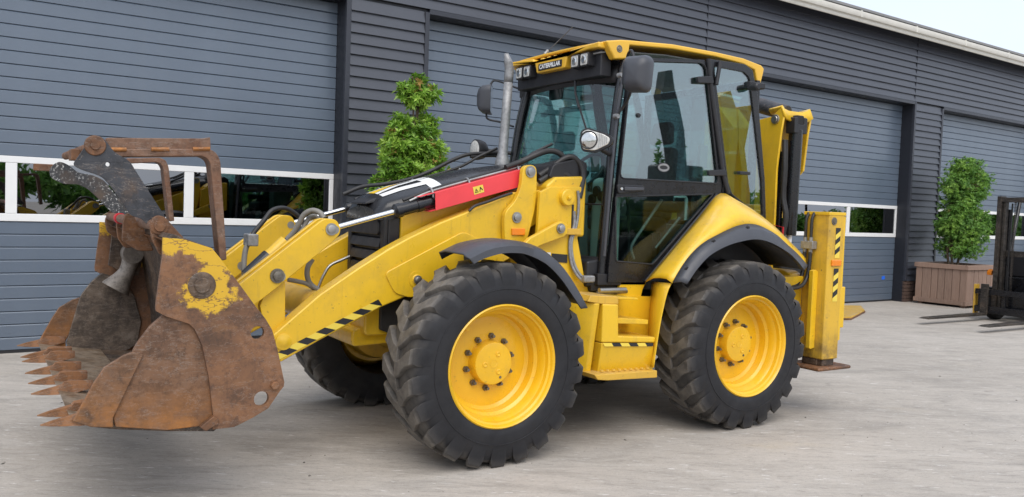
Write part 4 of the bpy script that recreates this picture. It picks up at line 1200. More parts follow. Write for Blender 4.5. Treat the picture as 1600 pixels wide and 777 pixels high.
# ---- hoses at the tilt levers
def hose(name, s_, r, mat): return tubeo(name, catmull(s_, 6), r, M[mat], bl, 10)
hose('hydraulic_hose', [(-0.802, 0.300, 1.439), (-0.847, 0.280, 1.493), (-0.927, 0.260, 1.544), (-0.995, 0.240, 1.555), (-1.062, 0.220, 1.532), (-1.118, 0.200, 1.466), (-1.182, 0.180, 1.393), (-1.211, 0.160, 1.351)], .016, 'black_hose')
hose('hydraulic_hose', [(-1.211, 0.160, 1.351), (-1.249, 0.140, 1.276), (-1.264, 0.120, 1.173), (-1.259, 0.100, 1.069)], .018, 'grey_hose')
hose('hydraulic_hose', [(-0.882, -0.300, 1.503), (-0.901, -0.280, 1.535), (-0.941, -0.250, 1.549), (-0.981, -0.220, 1.523), (-1.006, -0.200, 1.469), (-1.031, -0.180, 1.411), (-1.069, -0.160, 1.360)], .018, 'grey_hose')
hose('hydraulic_hose', [(-0.871, -0.200, 1.484), (-0.906, -0.200, 1.512), (-0.940, -0.200, 1.503), (-0.968, -0.200, 1.462), (-0.996, -0.200, 1.400), (-1.020, -0.200, 1.346)], .015, 'grey_hose')
boxo('hose_clamp', (-1.47, -1.40, .10, .22, 1.31, 1.39), M['galvanised'], bl, .008)
hc = (-1.211, 0.160, 1.339)
bpy.data.objects['hose_clamp'].location = (hc[0] + 1.435, 0, hc[2] - 1.35)
cyA, cyB = Vector((-1.261, -0.150, 1.173)), Vector((-1.078, -0.150, 1.347))
cylo('clam_cylinder', cyA - (cyB - cyA) * .3, cyA.lerp(cyB, .45), .05, M['black_paint'], bl)
cylo('clam_rod_cover', cyA.lerp(cyB, .45), cyB, .042, M['yellow'], bl)
hose('hydraulic_hose', [(-0.951, -0.300, 1.243), (-0.979, -0.300, 1.190), (-0.981, -0.300, 1.134), (-0.955, -0.300, 1.081), (-0.903, -0.320, 1.045), (-0.855, -0.330, 1.037)], .017, 'grey_hose')
hose('hydraulic_hose', [(-1.104, -0.300, 1.115), (-1.038, -0.300, 1.102), (-0.980, -0.300, 1.085), (-0.912, -0.300, 1.039)], .014, 'grey_hose')
hose('steel_pipe', [(-0.711, 0.250, 1.002), (-0.672, 0.250, 1.092), (-0.626, 0.250, 1.159), (-0.537, 0.250, 1.200), (-0.475, 0.250, 1.227)], .011, 'steel')
# ---- hood, grille, exhaust
HX0, HX1 = -.42, .95
# hood cross sections: x, half width, shoulder z, crown z, bottom z
secs = [(-.51, .26, 1.56, 1.59, 1.50), (-.45, .315, 1.63, 1.672, 1.50), (-.30, .33, 1.672, 1.732, 1.55), (-.05, .34, 1.735, 1.80, 1.62), (.25, .35, 1.81, 1.88, 1.69), (.60, .37, 1.87, 1.935, 1.76), (.95, .40, 1.905, 1.965, 1.82)]
hd = MB()
curves = []
for (x, hw, zs, zc, zb) in secs:
    prof = [(-hw - .004, zb), (-hw, zs - .05), (-hw + .012, zs - .018), (-hw + .045, zs)]
    for k in range(1, 8):
        t = -1 + 2 * k / 8
        prof.append(((hw - .045) * t, zs + (zc - zs) * (1 - t * t)))
    prof += [(hw - .045, zs), (hw - .012, zs - .018), (hw, zs - .05), (hw + .004, zb)]
    curves.append([(x, y, z) for y, z in prof])
hd.loft(curves)
n_ = len(curves[0])
hd.add(curves[0], [tuple(range(n_))])
hood = hd.build('hood', M['black_paint'], bl, ang=50)
# side panels
for s in (-1, 1):
    a, b = s * .335, s * .30
    plate('engine_side_panel', [(-.36, .85), (-.36, 1.57), (-.05, 1.65), (.25, 1.715), (.95, 1.85), (.95, .85)], min(a, b), max(a, b), M['yellow'], bl, bevel=.008)
    plate('panel_strip', [(.52, 1.60), (.53, 1.70), (.545, 1.70), (.535, 1.60)], min(a, b) - .006 if s < 0 else max(a, b) - .001, min(a, b) + .001 if s < 0 else max(a, b) + .006, M['yellow_worn'], bl, bevel=.002)
# front grille: surround with louvres
gr = MB()
gx = -.475
gr.box(gx + .03, -.36, -.318, .318, .82, 1.52)
gr.box(gx, gx + .03, -.318, -.255, .82, 1.52).box(gx, gx + .03, .255, .318, .82, 1.52).box(gx, gx + .03, -.254, .254, 1.42, 1.52)
grille = gr.build('grille', M['black_plastic'], bl, bevel=.008)
for k in range(7):
    z = 1.36 - k * .088
    MB().hexa([(gx - .012, -.25, z - .045), (gx + .028, -.25, z - .052), (gx + .028, .25, z - .052), (gx - .012, .25, z - .045)],
              [(gx + .006, -.25, z + .018), (gx + .028, -.25, z + .026), (gx + .028, .25, z + .026), (gx + .006, .25, z + .018)]).build('louvre', M['black_plastic'], grille, bevel=.004)
gp = [(gx - .012, y, z) for y, z in rounded([(-.26, 1.415), (-.26, 1.50), (-.2, 1.555), (.2, 1.555), (.26, 1.50), (.26, 1.415)], .03)]
MB().prism(rounded([(-.25, 1.40), (-.25, 1.49), (-.19, 1.545), (.19, 1.545), (.25, 1.49), (.25, 1.40)], .03), gx - .014, gx + .005, axis='x').build('grille_cap', M['black_plastic'], grille, bevel=.006)
MB().prism([(-.14, -.53), (.14, -.53), (.17, -.40), (-.17, -.40)], 0, 1, axis='z')
MB().hexa([(-.535, -.13, 1.60), (-.40, -.17, 1.63), (-.40, .17, 1.63), (-.535, .13, 1.60)], [(-.53, -.125, 1.615), (-.40, -.165, 1.675), (-.40, .165, 1.675), (-.53, .125, 1.615)]).build('hood_latch', M['black_plastic'], hood, bevel=.006)
# lettering on the hood: letters run across the hood, tops towards the cab
def on_hood(px, py):          # px: along -y (reading direction), py: along +x
    x = -.455 + py * .78; y = -px
    for i in range(len(secs) - 1):
        if secs[i][0] <= x <= secs[i + 1][0]:
            t = (x - secs[i][0]) / (secs[i + 1][0] - secs[i][0]); q = [u + (v - u) * t for u, v in zip(secs[i], secs[i + 1])]; break
    else: q = secs[0] if x < secs[0][0] else secs[-1]
    hw, zs, zc = q[1], q[2], q[3]
    tt = max(-1, min(1, y / (hw - .045)))
    return (x, y, zs + (zc - zs) * (1 - tt * tt) + .0035)
def hood_poly(polys, name, mat):
    mb = MB()
    for poly in polys:
        # subdivide outline into a fine strip grid so it follows the crown
        tri = geometry.tessellate_polygon([[Vector((p[0], p[1], 0)) for p in poly]])
        for t in tri:
            A_, B_, C_ = [Vector(poly[i]) for i in t]
            n = 5
            idx = {}
            vv, ff = [], []
            for i in range(n + 1):
                for j in range(n + 1 - i):
                    p = A_ + (B_ - A_) * (i / n) + (C_ - A_) * (j / n)
                    idx[i, j] = len(vv); vv.append(on_hood(p.x, p.y))
            for i in range(n):
                for j in range(n - i):
                    ff.append((idx[i, j], idx[i + 1, j], idx[i, j + 1]))
                    if i + j < n - 1: ff.append((idx[i + 1, j], idx[i + 1, j + 1], idx[i, j + 1]))
            mb.add(vv, ff)
    return mb.build(name, M[mat], hood)
LH = .56
C_l = [(-.30, .10), (-.26, .02), (-.13, .02), (-.105, .10), (-.105, .17), (-.155, .17), (-.16, .12), (-.235, .12), (-.245, .2), (-.245, .36), (-.235, .44), (-.16, .44), (-.155, .38), (-.105, .38), (-.105, .47), (-.13, .54), (-.26, .54), (-.30, .46)]
A_1 = [(-.115, .02), (-.028, .54), (.003, .54), (.003, .40), (-.012, .40), (-.062, .02)]
A_2 = [(.003, .54), (.04, .54), (.115, .02), (.064, .02), (.018, .40), (.003, .40)]
T_l = [(.06, .54), (.06, .43), (.135, .43), (.135, .02), (.20, .02), (.20, .43), (.275, .43), (.275, .54)]
hood_poly([C_l, A_1, A_2, T_l], 'hood_lettering', 'hood_white')
hood_poly([[(-.055, .015), (.003, .30), (.058, .015)]], 'hood_triangle', 'decal_yellow')
# exhaust
ex = Vector((0.780, 0.260, 1.980)); et = Vector((0.815, 0.260, 2.710))
ebase = Vector((ex.x, .26, ex.z))
em = MB().tube([ebase - Vector((0, 0, .12)), ebase - Vector((0, 0, .02)), ebase + Vector((0, 0, .02)), ebase + Vector((.0, 0, .06)), ebase.lerp(et, .5), ebase.lerp(et, .85)], [.060, .060, .052, .039, .036, .036], 24, cap=False)
tip = [ebase.lerp(et, .85), ebase.lerp(et, .92) + Vector((.0, 0, 0)), et + Vector((.0, 0, 0)), et + Vector((-.018, -.008, .05)), et + Vector((-.05, -.025, .11))]
em.tube(tip, [.036, .037, .037, .034, .017], 24, cap=False)
exo = em.build('exhaust_stack', M['galvanised'], bl)
md = exo.modifiers.new('solid', 'SOLIDIFY'); md.thickness = .004
# cowl between hood and cab
MB().prism([(.90, .95), (.90, 1.92), (.98, 1.96), (1.06, 1.92), (1.10, .95)], -.40, .40).build('cowl', M['black_plastic'], bl, bevel=.02)
MB().prism([(.62, 1.42), (.62, 1.78), (.70, 1.84), (.97, 1.86), (.97, 1.42)], -.60, -.402).build('cowl_side', M['yellow'], bl, bevel=.02)
MB().prism([(.62, 1.42), (.62, 1.78), (.70, 1.84), (.97, 1.86), (.97, 1.42)], .402, .60).build('cowl_side', M['yellow'], bl, bevel=.02)
MB().prism(rounded([(.66, 1.83), (.70, 1.93), (.90, 1.98), (1.0, 1.96), (1.0, 1.84)], .03), -.56, -.30).build('hose_cover', M['black_plastic'], bl, bevel=.01)
# hoses looping from the arms to the cab
hose('hydraulic_hose', [(0.375, -0.440, 1.891), (0.491, -0.440, 1.934), (0.616, -0.460, 1.995), (0.726, -0.460, 2.030), (0.803, -0.480, 2.016), (0.859, -0.500, 1.954), (0.889, -0.520, 1.872), (0.901, -0.540, 1.780)], .021, 'black_hose')
hose('hydraulic_hose', [(0.618, -0.500, 1.845), (0.726, -0.500, 1.910), (0.810, -0.520, 1.973), (0.874, -0.540, 1.991), (0.930, -0.560, 1.947), (0.948, -0.580, 1.865), (0.920, -0.600, 1.763), (0.899, -0.610, 1.698)], .021, 'black_hose')
hose('hydraulic_hose', [(0.606, -0.520, 1.803), (0.692, -0.520, 1.848), (0.762, -0.530, 1.870), (0.827, -0.550, 1.859), (0.874, -0.560, 1.811), (0.886, -0.580, 1.720), (0.871, -0.600, 1.605)], .021, 'black_hose')
hose('hydraulic_hose', [(-0.464, 0.460, 1.667), (-0.315, 0.460, 1.730), (-0.140, 0.460, 1.757), (0.066, 0.450, 1.805), (0.256, 0.440, 1.884), (0.434, 0.440, 1.975), (0.583, 0.430, 2.029), (0.821, 0.420, 2.050)], .015, 'black_hose')
hose('hydraulic_hose', [(0.584, 0.430, 2.009), (0.822, 0.420, 2.029), (0.831, 0.400, 1.967)], .013, 'black_hose')
hose('hydraulic_hose', [(0.038, -0.540, 1.580), (0.081, -0.540, 1.615), (0.170, -0.540, 1.644), (0.280, -0.540, 1.683), (0.372, -0.540, 1.713)], .010, 'black_hose')
hose('steel_pipe', [(0.870, -0.630, 1.751), (0.880, -0.630, 1.652), (0.870, -0.630, 1.514), (0.831, -0.630, 1.386), (0.841, -0.640, 1.264), (0.875, -0.660, 1.174), (0.926, -0.680, 1.115)], .011, 'galvanised')
hose('steel_pipe', [(0.843, -0.630, 1.605), (0.848, -0.630, 1.505), (0.814, -0.630, 1.386), (0.824, -0.640, 1.250), (0.859, -0.660, 1.160), (0.915, -0.680, 1.102)], .011, 'galvanised')
hose('steel_pipe', [(0.837, -0.620, 1.650), (0.837, -0.620, 1.536), (0.836, -0.620, 1.422), (0.818, -0.630, 1.309)], .009, 'black_hose')
hc = (0.820, -0.640, 1.459)
boxo('pipe_bracket', (hc[0] - .09, hc[0] + .07, -.66, -.62, hc[2] - .022, hc[2] + .022), M['yellow_worn'], bl, .004)
hc = (0.941, -0.690, 1.120)
boxo('pipe_elbow', (hc[0] - .05, hc[0] + .05, -.72, -.66, hc[2] - .02, hc[2] + .03), M['galvanised'], bl, .012)
hc = (0.751, -0.624, 1.276)
plate('data_plate', [(0.668, 1.303), (0.802, 1.294), (0.804, 1.235), (0.670, 1.245)], -.626, -.6205, M['decal_black'], bl, bevel=0)
plate('data_plate', [(0.602, 1.312), (0.657, 1.308), (0.658, 1.267), (0.604, 1.272)], -.626, -.6205, M['white_paint'], bl, bevel=0)

# ---- front fenders
FU = [(-0.273, 1.308), (-0.230, 1.327), (-0.169, 1.354), (-0.102, 1.375), (0.026, 1.392), (0.140, 1.386), (0.287, 1.345), (0.428, 1.255), (0.553, 1.120), (0.651, 0.975)]
FL = [(-0.241, 1.269), (-0.210, 1.285), (-0.158, 1.306), (-0.045, 1.333), (0.061, 1.337), (0.152, 1.324), (0.290, 1.267), (0.409, 1.172), (0.506, 1.063), (0.583, 0.973)]
FUc = [(p.x, p.y) for p in catmull([Vector((a, b, 0)) for a, b in FU], 4)]
for s in (-1, 1):
    fm = MB()
    def C3(c, y, dz=0): return [(p[0], s * y, p[1] + dz) for p in c]
    FLc = [(p.x, p.y) for p in catmull([Vector((a, b, 0)) for a, b in FL], 4)]
    fm.loft([C3(FLc, 1.095), C3(FLc, 1.103), C3([(a * .7 + c * .3, b * .7 + d_ * .3) for (a, b), (c, d_) in zip(FUc, FLc)], 1.10), C3(FUc, 1.06), C3(FUc, 1.03, .012), C3(FUc, .80, .016), C3(FUc, .72, .004), C3(FLc, .70)])
    fm.build('front_fender', M['grey_plastic'], bl, solid=.008, ang=60)
    MB().cyl((.0, s * .75, AZ), (.0, s * .60, 1.34), .03).build('fender_stay', M['dark_body'], bl)

# ---- rear fenders
RI = [(1.446, -0.740, 1.103), (1.602, -0.740, 1.250), (1.788, -0.740, 1.425), (1.978, -0.740, 1.605), (2.134, -0.740, 1.760), (2.196, -0.740, 1.782), (2.261, -0.740, 1.774), (2.432, -0.740, 1.704), (2.626, -0.740, 1.612), (2.810, -0.740, 1.506), (3.035, -0.740, 1.359), (3.208, -0.740, 1.245)]
RO = [(1.445, -1.020, 1.117), (1.485, -1.020, 1.174), (1.554, -1.020, 1.261), (1.632, -1.020, 1.335), (1.730, -1.020, 1.401), (1.851, -1.020, 1.454), (2.081, -1.020, 1.534), (2.276, -1.020, 1.545), (2.498, -1.020, 1.477), (2.637, -1.020, 1.398), (2.765, -1.020, 1.323), (2.880, -1.020, 1.245)]
RL = [(1.510, -1.100, 1.117), (1.574, -1.100, 1.194), (1.634, -1.100, 1.253), (1.713, -1.100, 1.315), (1.807, -1.100, 1.361), (1.903, -1.100, 1.395), (2.002, -1.100, 1.419), (2.192, -1.100, 1.445), (2.371, -1.100, 1.420), (2.567, -1.100, 1.347), (2.685, -1.100, 1.277), (2.774, -1.100, 1.206)]
for s in (-1, 1):
    def flip(c): return [(p[0], -s * p[1] * 1.0 if False else s * abs(p[1]), p[2]) for p in c]
    I_, O_, L_ = [resample(catmull(flip(c), 6), 40) for c in (RI, RO, RL)]
    mid = [Vector(((a.x + b.x) / 2, (a.y * .45 + b.y * .55), (a.z + b.z) / 2 + .035)) for a, b in zip(I_, O_)]
    q1 = [a.lerp(m_, .5) + Vector((0, 0, .012)) for a, m_ in zip(I_, mid)]
    q2 = [b.lerp(m_, .5) + Vector((0, 0, .012)) for b, m_ in zip(O_, mid)]
    MB().loft([I_, q1, mid, q2, O_]).build('rear_fender', M['yellow'], bl, solid=.01, ang=60)
    Op = [p + Vector((0, s * .006, .004)) for p in O_]
    m2 = [a.lerp(b, .5) + Vector((0, s * .02, .012)) for a, b in zip(Op, L_)]
    inn = [p + Vector((0, -s * .03, .0)) for p in L_]
    lin = [Vector((p.x, s * .70, p.z + .02)) for p in L_]
    MB().loft([Op, m2, L_, inn]).build('fender_flare', M['grey_plastic'], bl, solid=.008, ang=50)
    MB().loft([[p + Vector((0, -s * .035, .006)) for p in L_], lin]).build('fender_liner', M['dark_body'], bl, solid=.006)
    for k in (3, 11, 20):
        p = Op[k].lerp(L_[k], .3) + Vector((0, s * .016, .008))
        MB().lathe([(.001, .01), (.012, .01), (.013, 0), (.02, -.004)], tuple(p), sgn=s, seg=10).build('flare_screw', M['black_plastic'], bl)

# ---- steps and tool box between the wheels
for s in (-1, 1):
    def fy(a, b): return (min(s * a, s * b), max(s * a, s * b))
    bx_ = MB()
    p_ul = [(0.859, 0.981), (0.997, 0.973), (1.009, 0.755), (1.352, 0.728), (1.348, 0.687), (0.859, 0.714)]
    bx_.prism(p_ul, *fy(.98, .66))
    # front cheek facing the front wheel
    stepbox = bx_.build('step_box', Y, bl, bevel=.012)
    c1 = [(0.859, 0.712), (1.330, 0.686), (1.326, 0.537), (1.329, 0.486), (0.825, 0.510)]
    tp = [(c1[0][0], s * .98, c1[0][1]), (c1[1][0], s * .98, c1[1][1]), (c1[1][0], s * .66, c1[1][1]), (c1[0][0], s * .66, c1[0][1])]
    lo = [(0.871, 0.484), (1.380, 0.482)]
    bt = [(lo[0][0], s * .93, lo[0][1]), (lo[1][0], s * .93, lo[1][1]), (lo[1][0], s * .66, lo[1][1]), (lo[0][0], s * .66, lo[0][1])]
    MB().hexa(bt, [(p[0], p[1], p[2] - .001) for p in tp]).build('lower_panel', Y, stepbox, bevel=.006)
    fr_ = [(0.756, 0.971), (0.896, 0.981), (0.889, 0.553), (0.807, 0.489)]
    # steps: two treads inside the recess
    for (pxs, y0, y1) in (([(1.008, 0.875), (1.308, 0.849), (1.310, 0.817), (1.010, 0.835)], .94, .70), ([(1.000, 1.022), (1.210, 1.007), (1.211, 0.993), (1.001, 1.004)], .93, .60)):
        plate('step_tread', pxs, *fy(y0, y1), Y, stepbox, bevel=.004)
    plate('recess_back', [(1.181, 1.003), (1.604, 0.983), (1.626, 0.612), (1.201, 0.637)], *fy(.72, .70), Y, stepbox, bevel=0)
    plate('top_platform', [(0.760, 1.041), (1.000, 1.026), (1.003, 0.973), (0.845, 0.980), (0.735, 0.998)], *fy(.97, .60), M['yellow_worn'], stepbox, bevel=.006)
    bt_ = plate('bottom_tread', [(0.769, 0.510), (1.332, 0.499), (1.335, 0.447), (0.887, 0.462), (0.799, 0.473)], *fy(1.03, .86), M['yellow_worn'], stepbox, bevel=.006)
    tt = Vector((0.853, -1.000, 0.511)); te = Vector((1.317, -1.000, 0.500))
    for k in range(9):
        q = tt.lerp(te, (k + .5) / 9)
        MB().lathe([(.014, -.004), (.012, .006), (.006, .006), (.005, .0)], (q.x, s * .97, q.z + .008), axis='z', seg=8).build('grip_ring', M['yellow_worn'], bt_)
    # tape
    t0, t1 = Vector((0.867, -0.980, 0.714)), Vector((1.324, -0.980, 0.688)); b0, b1 = Vector((0.866, -0.980, 0.690)), Vector((1.325, -0.980, 0.665))
    hz = MB(); n = 6
    for i in range(n):
        qq = [t0.lerp(t1, i / n), t0.lerp(t1, (i + 1) / n), b0.lerp(b1, min(1, (i + 1.25) / n)), b0.lerp(b1, (i + .25) / n)]
        hz.add([(p.x, s * .984, p.z) for p in qq], [(0, 1, 2, 3)], i % 2)
    hz.build('hazard_tape', [M['sticker_yellow'], M['decal_black']], stepbox, smooth=False)
    # skirt below the rear fender
    SK = [(1.256, 1.131), (1.501, 1.115), (1.456, 1.040), (1.411, 0.861), (1.373, 0.669), (1.354, 0.481), (1.144, 0.496), (1.205, 0.991)]
    plate('fender_skirt', SK, *fy(.70, .67), Y, bl, bevel=.004)
    sk2 = MB()
    e_o = [Vector(p) for p in [(1.458, -1.000, 1.113), (1.419, -1.000, 1.045), (1.374, -1.000, 0.868), (1.343, -1.000, 0.677), (1.322, -1.000, 0.513)]]
    e_i = [Vector(p) for p in [(1.488, -0.700, 1.099), (1.487, -0.700, 1.003), (1.476, -0.700, 0.859), (1.475, -0.700, 0.666), (1.473, -0.700, 0.473)]]
    e_o = resample(catmull([(p.x, s * 1.0, p.z) for p in e_o], 4), 14); e_i = resample([(p.x + .05, s * .70, p.z) for p in e_i], 14)
    e_m = [a.lerp(b, .5) + Vector((-.015, 0, 0)) for a, b in zip(e_i, e_o)]
    sk2.loft([e_i, e_m, e_o]); sk2.build('fender_skirt', Y, bl, solid=.008, ang=60)
    # side of box facing front wheel
    MB().hexa([(.52, s * .66, .52), (.80, s * .90, .50), (.84, s * .90, .50), (.84, s * .66, .52)], [(.55, s * .66, 1.02), (.80, s * .972, .985), (.84, s * .972, .985), (.84, s * .66, 1.02)]).build('battery_box', Y, bl, bevel=.01)
    cylo('hose_fitting', (.98, s * .78, 1.05), (1.22, s * .78, 1.05), .018, M['steel'], bl)
    cylo('hose_fitting', (1.02, s * .70, 1.02), (1.30, s * .70, 1.03), .014, M['nut'], bl)

# ---- cab
CY = .70
cab = MB()
cab.box(1.0, 2.62, -.66, .66, 1.03, 1.10)
cab_floor = cab.build('cab_floor', M['dark_body'], bl, bevel=.01)
DOOR = [(1.109, 1.100), (1.110, 1.202), (1.138, 1.569), (1.169, 1.884), (1.237, 2.727), (1.963, 2.799), (2.020, 2.762), (2.219, 1.858), (2.210, 1.782), (1.482, 1.094)]
UPG = rounded([(1.247, 2.706), (1.937, 2.774), (1.987, 2.743), (2.170, 1.906), (2.169, 1.861), (1.176, 1.854)], [.03, .05, .05, .05, .03, .05])
LOG = rounded([(1.145, 1.721), (2.125, 1.776), (1.528, 1.228), (1.172, 1.253)], [.02, .01, .02, .02])
QTR = [(2.003, 2.814), (2.414, 2.820), (2.505, 2.785), (2.579, 2.588), (2.710, 1.923), (2.751, 1.577), (2.553, 1.671), (2.303, 1.781), (2.224, 1.783), (2.233, 1.859)]
QG = rounded([(2.075, 2.764), (2.404, 2.758), (2.472, 2.720), (2.576, 2.304), (2.674, 1.895), (2.709, 1.618), (2.475, 1.721), (2.339, 1.788), (2.289, 1.877)], .02)
for s in (-1, 1):
    def fy(a, b): return (min(s * a, s * b), max(s * a, s * b))
    dr = plate('cab_door', DOOR, *fy(.715, .68), M['black_paint'], bl, holes=[UPG, LOG], bevel=.006)
    plate('door_glass', UPG, *fy(.703, .697), M['cab_glass'], dr, bevel=0)
    plate('door_glass', LOG, *fy(.703, .697), M['lower_glass'], dr, bevel=0)
    # seal lines
    for g in (UPG, LOG):
        loop = [(p[0], s * .717, p[1]) for p in g]; loop.append(loop[0])
        tubeo('window_seal', loop, .006, M['black_plastic'], dr, 6)
    hp = [(1.142, 1.809), (1.402, 1.811), (1.405, 1.769), (1.301, 1.755), (1.157, 1.740)]
    hd_ = plate('door_handle', rounded(hp, .02), *fy(.735, .714), M['black_plastic'], dr, bevel=.008)
    plate('handle_grip', rounded([(1.200, 1.793), (1.382, 1.796), (1.383, 1.773), (1.201, 1.765)], .008), *fy(.752, .734), M['grey_plastic'], hd_, bevel=.005)
    p = (1.181, -0.735, 1.778); MB().lathe([(.001, .006), (.01, .006), (.012, 0)], (p[0], s * .736, p[2]), sgn=s, seg=12).build('door_lock', M['chrome'], hd_)
    # hinges
    for (q, nm) in (([(1.881, 2.659), (2.036, 2.682), (2.053, 2.625), (1.884, 2.611)], 0), ([(2.041, 1.959), (2.222, 1.974), (2.240, 1.925), (2.044, 1.915)], 0)):
        hg = plate('door_hinge', rounded(q, .012), *fy(.745, .715), M['black_plastic'], dr, bevel=.006)
    cylo('hinge_pin', (2.085, s * .735, 2.62), (2.115, s * .735, 2.80), .016, M['black_plastic'], dr)
    hb = [(2.000, -0.730, 2.810), (2.041, -0.730, 2.604), (2.209, -0.730, 1.958), (2.278, -0.730, 1.790)]
    tubeo('hinge_bar', [(p_[0], s * .722, p_[2]) for p_ in hb], .02, M['black_plastic'], bl)
    q = plate('quarter_frame', QTR, *fy(.715, .685), M['black_paint'], bl, holes=[QG], bevel=.005)
    plate('quarter_glass', QG, *fy(.703, .697), M['cab_glass'], q, bevel=0)
    p = (2.481, -0.720, 1.958); boxo('glass_latch', (p[0] - .09, p[0] + .03, *fy(.74, .703), p[2] - .012, p[2] + .012), M['black_plastic'], q, .005)
    # door bottom sill and seals
    plate('cab_sill', [(1.024, 1.162), (1.498, 1.147), (1.477, 1.070), (1.028, 1.079)], *fy(.70, .60), M['black_plastic'], bl, bevel=.005)
    ds = [(1.455, -0.730, 1.102), (1.797, -0.730, 1.430), (2.158, -0.730, 1.775)]
    tubeo('door_seal', [(p_[0], s * .728, p_[2]) for p_ in ds], .012, M['black_plastic'], bl, 8)
    # A post
    a0, a1, a2 = Vector((1.075, s * .665, 1.08)), Vector((1.135, s * .655, 1.95)), Vector((1.275, s * .60, 2.76))
    ap = catmull([a0, Vector((1.10, s * .665, 1.5)), a1, Vector((1.19, s * .635, 2.4)), a2], 4)
    MB().tube(ap, .033, 10).build('cab_post', M['black_paint'], bl)
    MB().tube([v + Vector((-.012, s * .035, 0)) for v in ap[2:-1]], .012, 8).build('grab_rail', M['grey_plastic'], bl)
    # oval badge and inner reflector on the upper glass
    p = (1.605, -0.703, 1.955)
    ov = [(p[0] + .062 * math.cos(t), p[2] + .036 * math.sin(t)) for t in [2 * math.pi * k / 24 for k in range(24)]]
    bd = plate('oval_badge', ov, *fy(.7065, .7045), M['decal_black'], dr, bevel=0)
    ov2 = [(p[0] + .056 * math.cos(t), p[2] + .030 * math.sin(t)) for t in [2 * math.pi * k / 24 for k in range(24)]]
    inner = [(p[0] + .040 * math.cos(t), p[2] + .015 * math.sin(t)) for t in [2 * math.pi * k / 24 for k in range(24)]]
    MB().prism(ov2, *fy(.7075, .707), holes=[inner]).build('badge_ring', M['galvanised'], bd)
    p = (1.336, -0.703, 2.320); MB().lathe([(.001, .012), (.015, .012), (.018, .0)], (p[0], s * .704, p[2]), sgn=s, seg=14).build('glass_stop', M['black_plastic'], dr)
    p = (2.034, -0.690, 2.064); boxo('inner_catch', (p[0] - .04, p[0] + .04, *fy(.69, .66), p[2] - .09, p[2] + .09), M['interior_grey'], dr, .006)
for s in (-1, 1):
    a, b = s * .675, s * .655
    plate('side_trim', [(1.526, 1.095), (1.570, 1.221), (2.246, 1.784), (2.362, 1.783), (2.814, 1.578), (2.867, 1.074)], min(a, b), max(a, b), M['black_plastic'], bl, bevel=.004)
# windscreen: curved sheet
def ws_pt(t, z):
    # t -1..1 near to far
    zz = (z - 1.1) / 1.66
    hw = .655 - .055 * max(0, zz - .45) / .55
    xe = 1.075 + .06 * min(1, zz / .52) + (.14 * max(0, zz - .52) / .48)
    return (xe - .13 * (1 - t * t), hw * t, z)
rows = [[ws_pt(-1 + 2 * k / 16, 1.25 + 1.47 * j / 8) for k in range(17)] for j in range(9)]
MB().loft(rows).build('windscreen', M['windscreen_glass'], bl, solid=0, ang=80)
for z in (1.9,):
    pass
tubeo('windscreen_header', [ws_pt(-1 + 2 * k / 16, 2.73) for k in range(17)], .03, M['black_paint'], bl)
wl = [ws_pt(-.98, 1.62 + 0 * k) for k in range(1)]
tubeo('windscreen_seal', [ws_pt(-1 + 2 * k / 16, 1.66) for k in range(17)], .006, M['black_plastic'], bl, 6)
tubeo('lower_seal', [ws_pt(-1 + 2 * k / 16, 1.26) for k in range(17)], .02, M['black_plastic'], bl, 8)
MB().prism([(.96, 1.06), (.96, 1.25), (1.09, 1.27), (1.09, 1.06)], -.655, .655).build('front_panel', M['black_plastic'], bl, bevel=.02)
for (t0, t1) in ((.84, .985), (-.985, -.93)):
    MB().loft([[off0 for off0 in [tuple(Vector(ws_pt(t_, 1.27 + 1.43 * j / 14)) + Vector((.004, 0, 0))) for j in range(15)]] for t_ in (t0, (t0 + t1) / 2, t1)]).build('screen_border', M['black_plastic'], bl, ang=80)
# shaded band and far trim inside the top of the screen
MB().loft([[ws_pt(-.97 + 1.94 * k / 16, 2.56) for k in range(17)], [ws_pt(-.97 + 1.94 * k / 16, 2.72) for k in range(17)]]).build('sun_band', M['black_plastic'], bl, solid=.004)
# rear wall of the cab
plate('rear_frame', [(-.68, 1.5), (-.68, 2.72), (.68, 2.72), (.68, 1.5)], 2.60, 2.64, M['black_paint'], bl, holes=[rounded([(-.62, 1.56), (.62, 1.56), (.62, 2.66), (-.62, 2.66)], .04)], axis='x', bevel=.004)
plate('rear_glass', [(-.63, 1.55), (-.63, 2.67), (.63, 2.67), (.63, 1.55)], 2.617, 2.623, M['cab_glass'], bl, axis='x', bevel=0)
MB().box(2.50, 2.62, -.66, .66, 1.10, 1.52).build('rear_bulkhead', M['interior_grey'], bl, bevel=.01)

# ---- roof
roof_t = [(1.066, 2.835), (1.201, 2.859), (1.297, 2.868), (1.707, 2.895), (2.156, 2.895), (2.475, 2.885), (2.689, 2.855), (2.726, 2.831)]
roof_b = [(2.717, 2.788), (2.692, 2.704), (2.654, 2.697), (2.616, 2.807), (2.479, 2.838), (2.159, 2.857), (1.710, 2.858), (1.285, 2.830), (1.277, 2.729), (1.149, 2.713), (1.083, 2.805)]
side = roof_t + roof_b
for s in (-1, 1):
    a, b = s * .64, s * .57
    so = plate('roof_side', side, min(a, b), max(a, b), M['yellow_roof'], bl, bevel=.012, seg=3)
    p = (1.188, -0.640, 2.791)
    MB().lathe([(.001, .004), (.012, .004), (.016, .0), (.024, .002), (.028, -.001)], (p[0], s * .641, p[2]), sgn=s, seg=18).build('roof_screw', M['nut'], so)
zt = [p[1] for p in roof_t]; xt = [p[0] for p in roof_t]
rt = MB()
rows = []
for k in range(9):
    t = -1 + 2 * k / 8
    rows.append([(x, .59 * t, z - .012 + .012 * (1 - t * t)) for x, z in zip(xt, zt)])
rt.loft(rows)
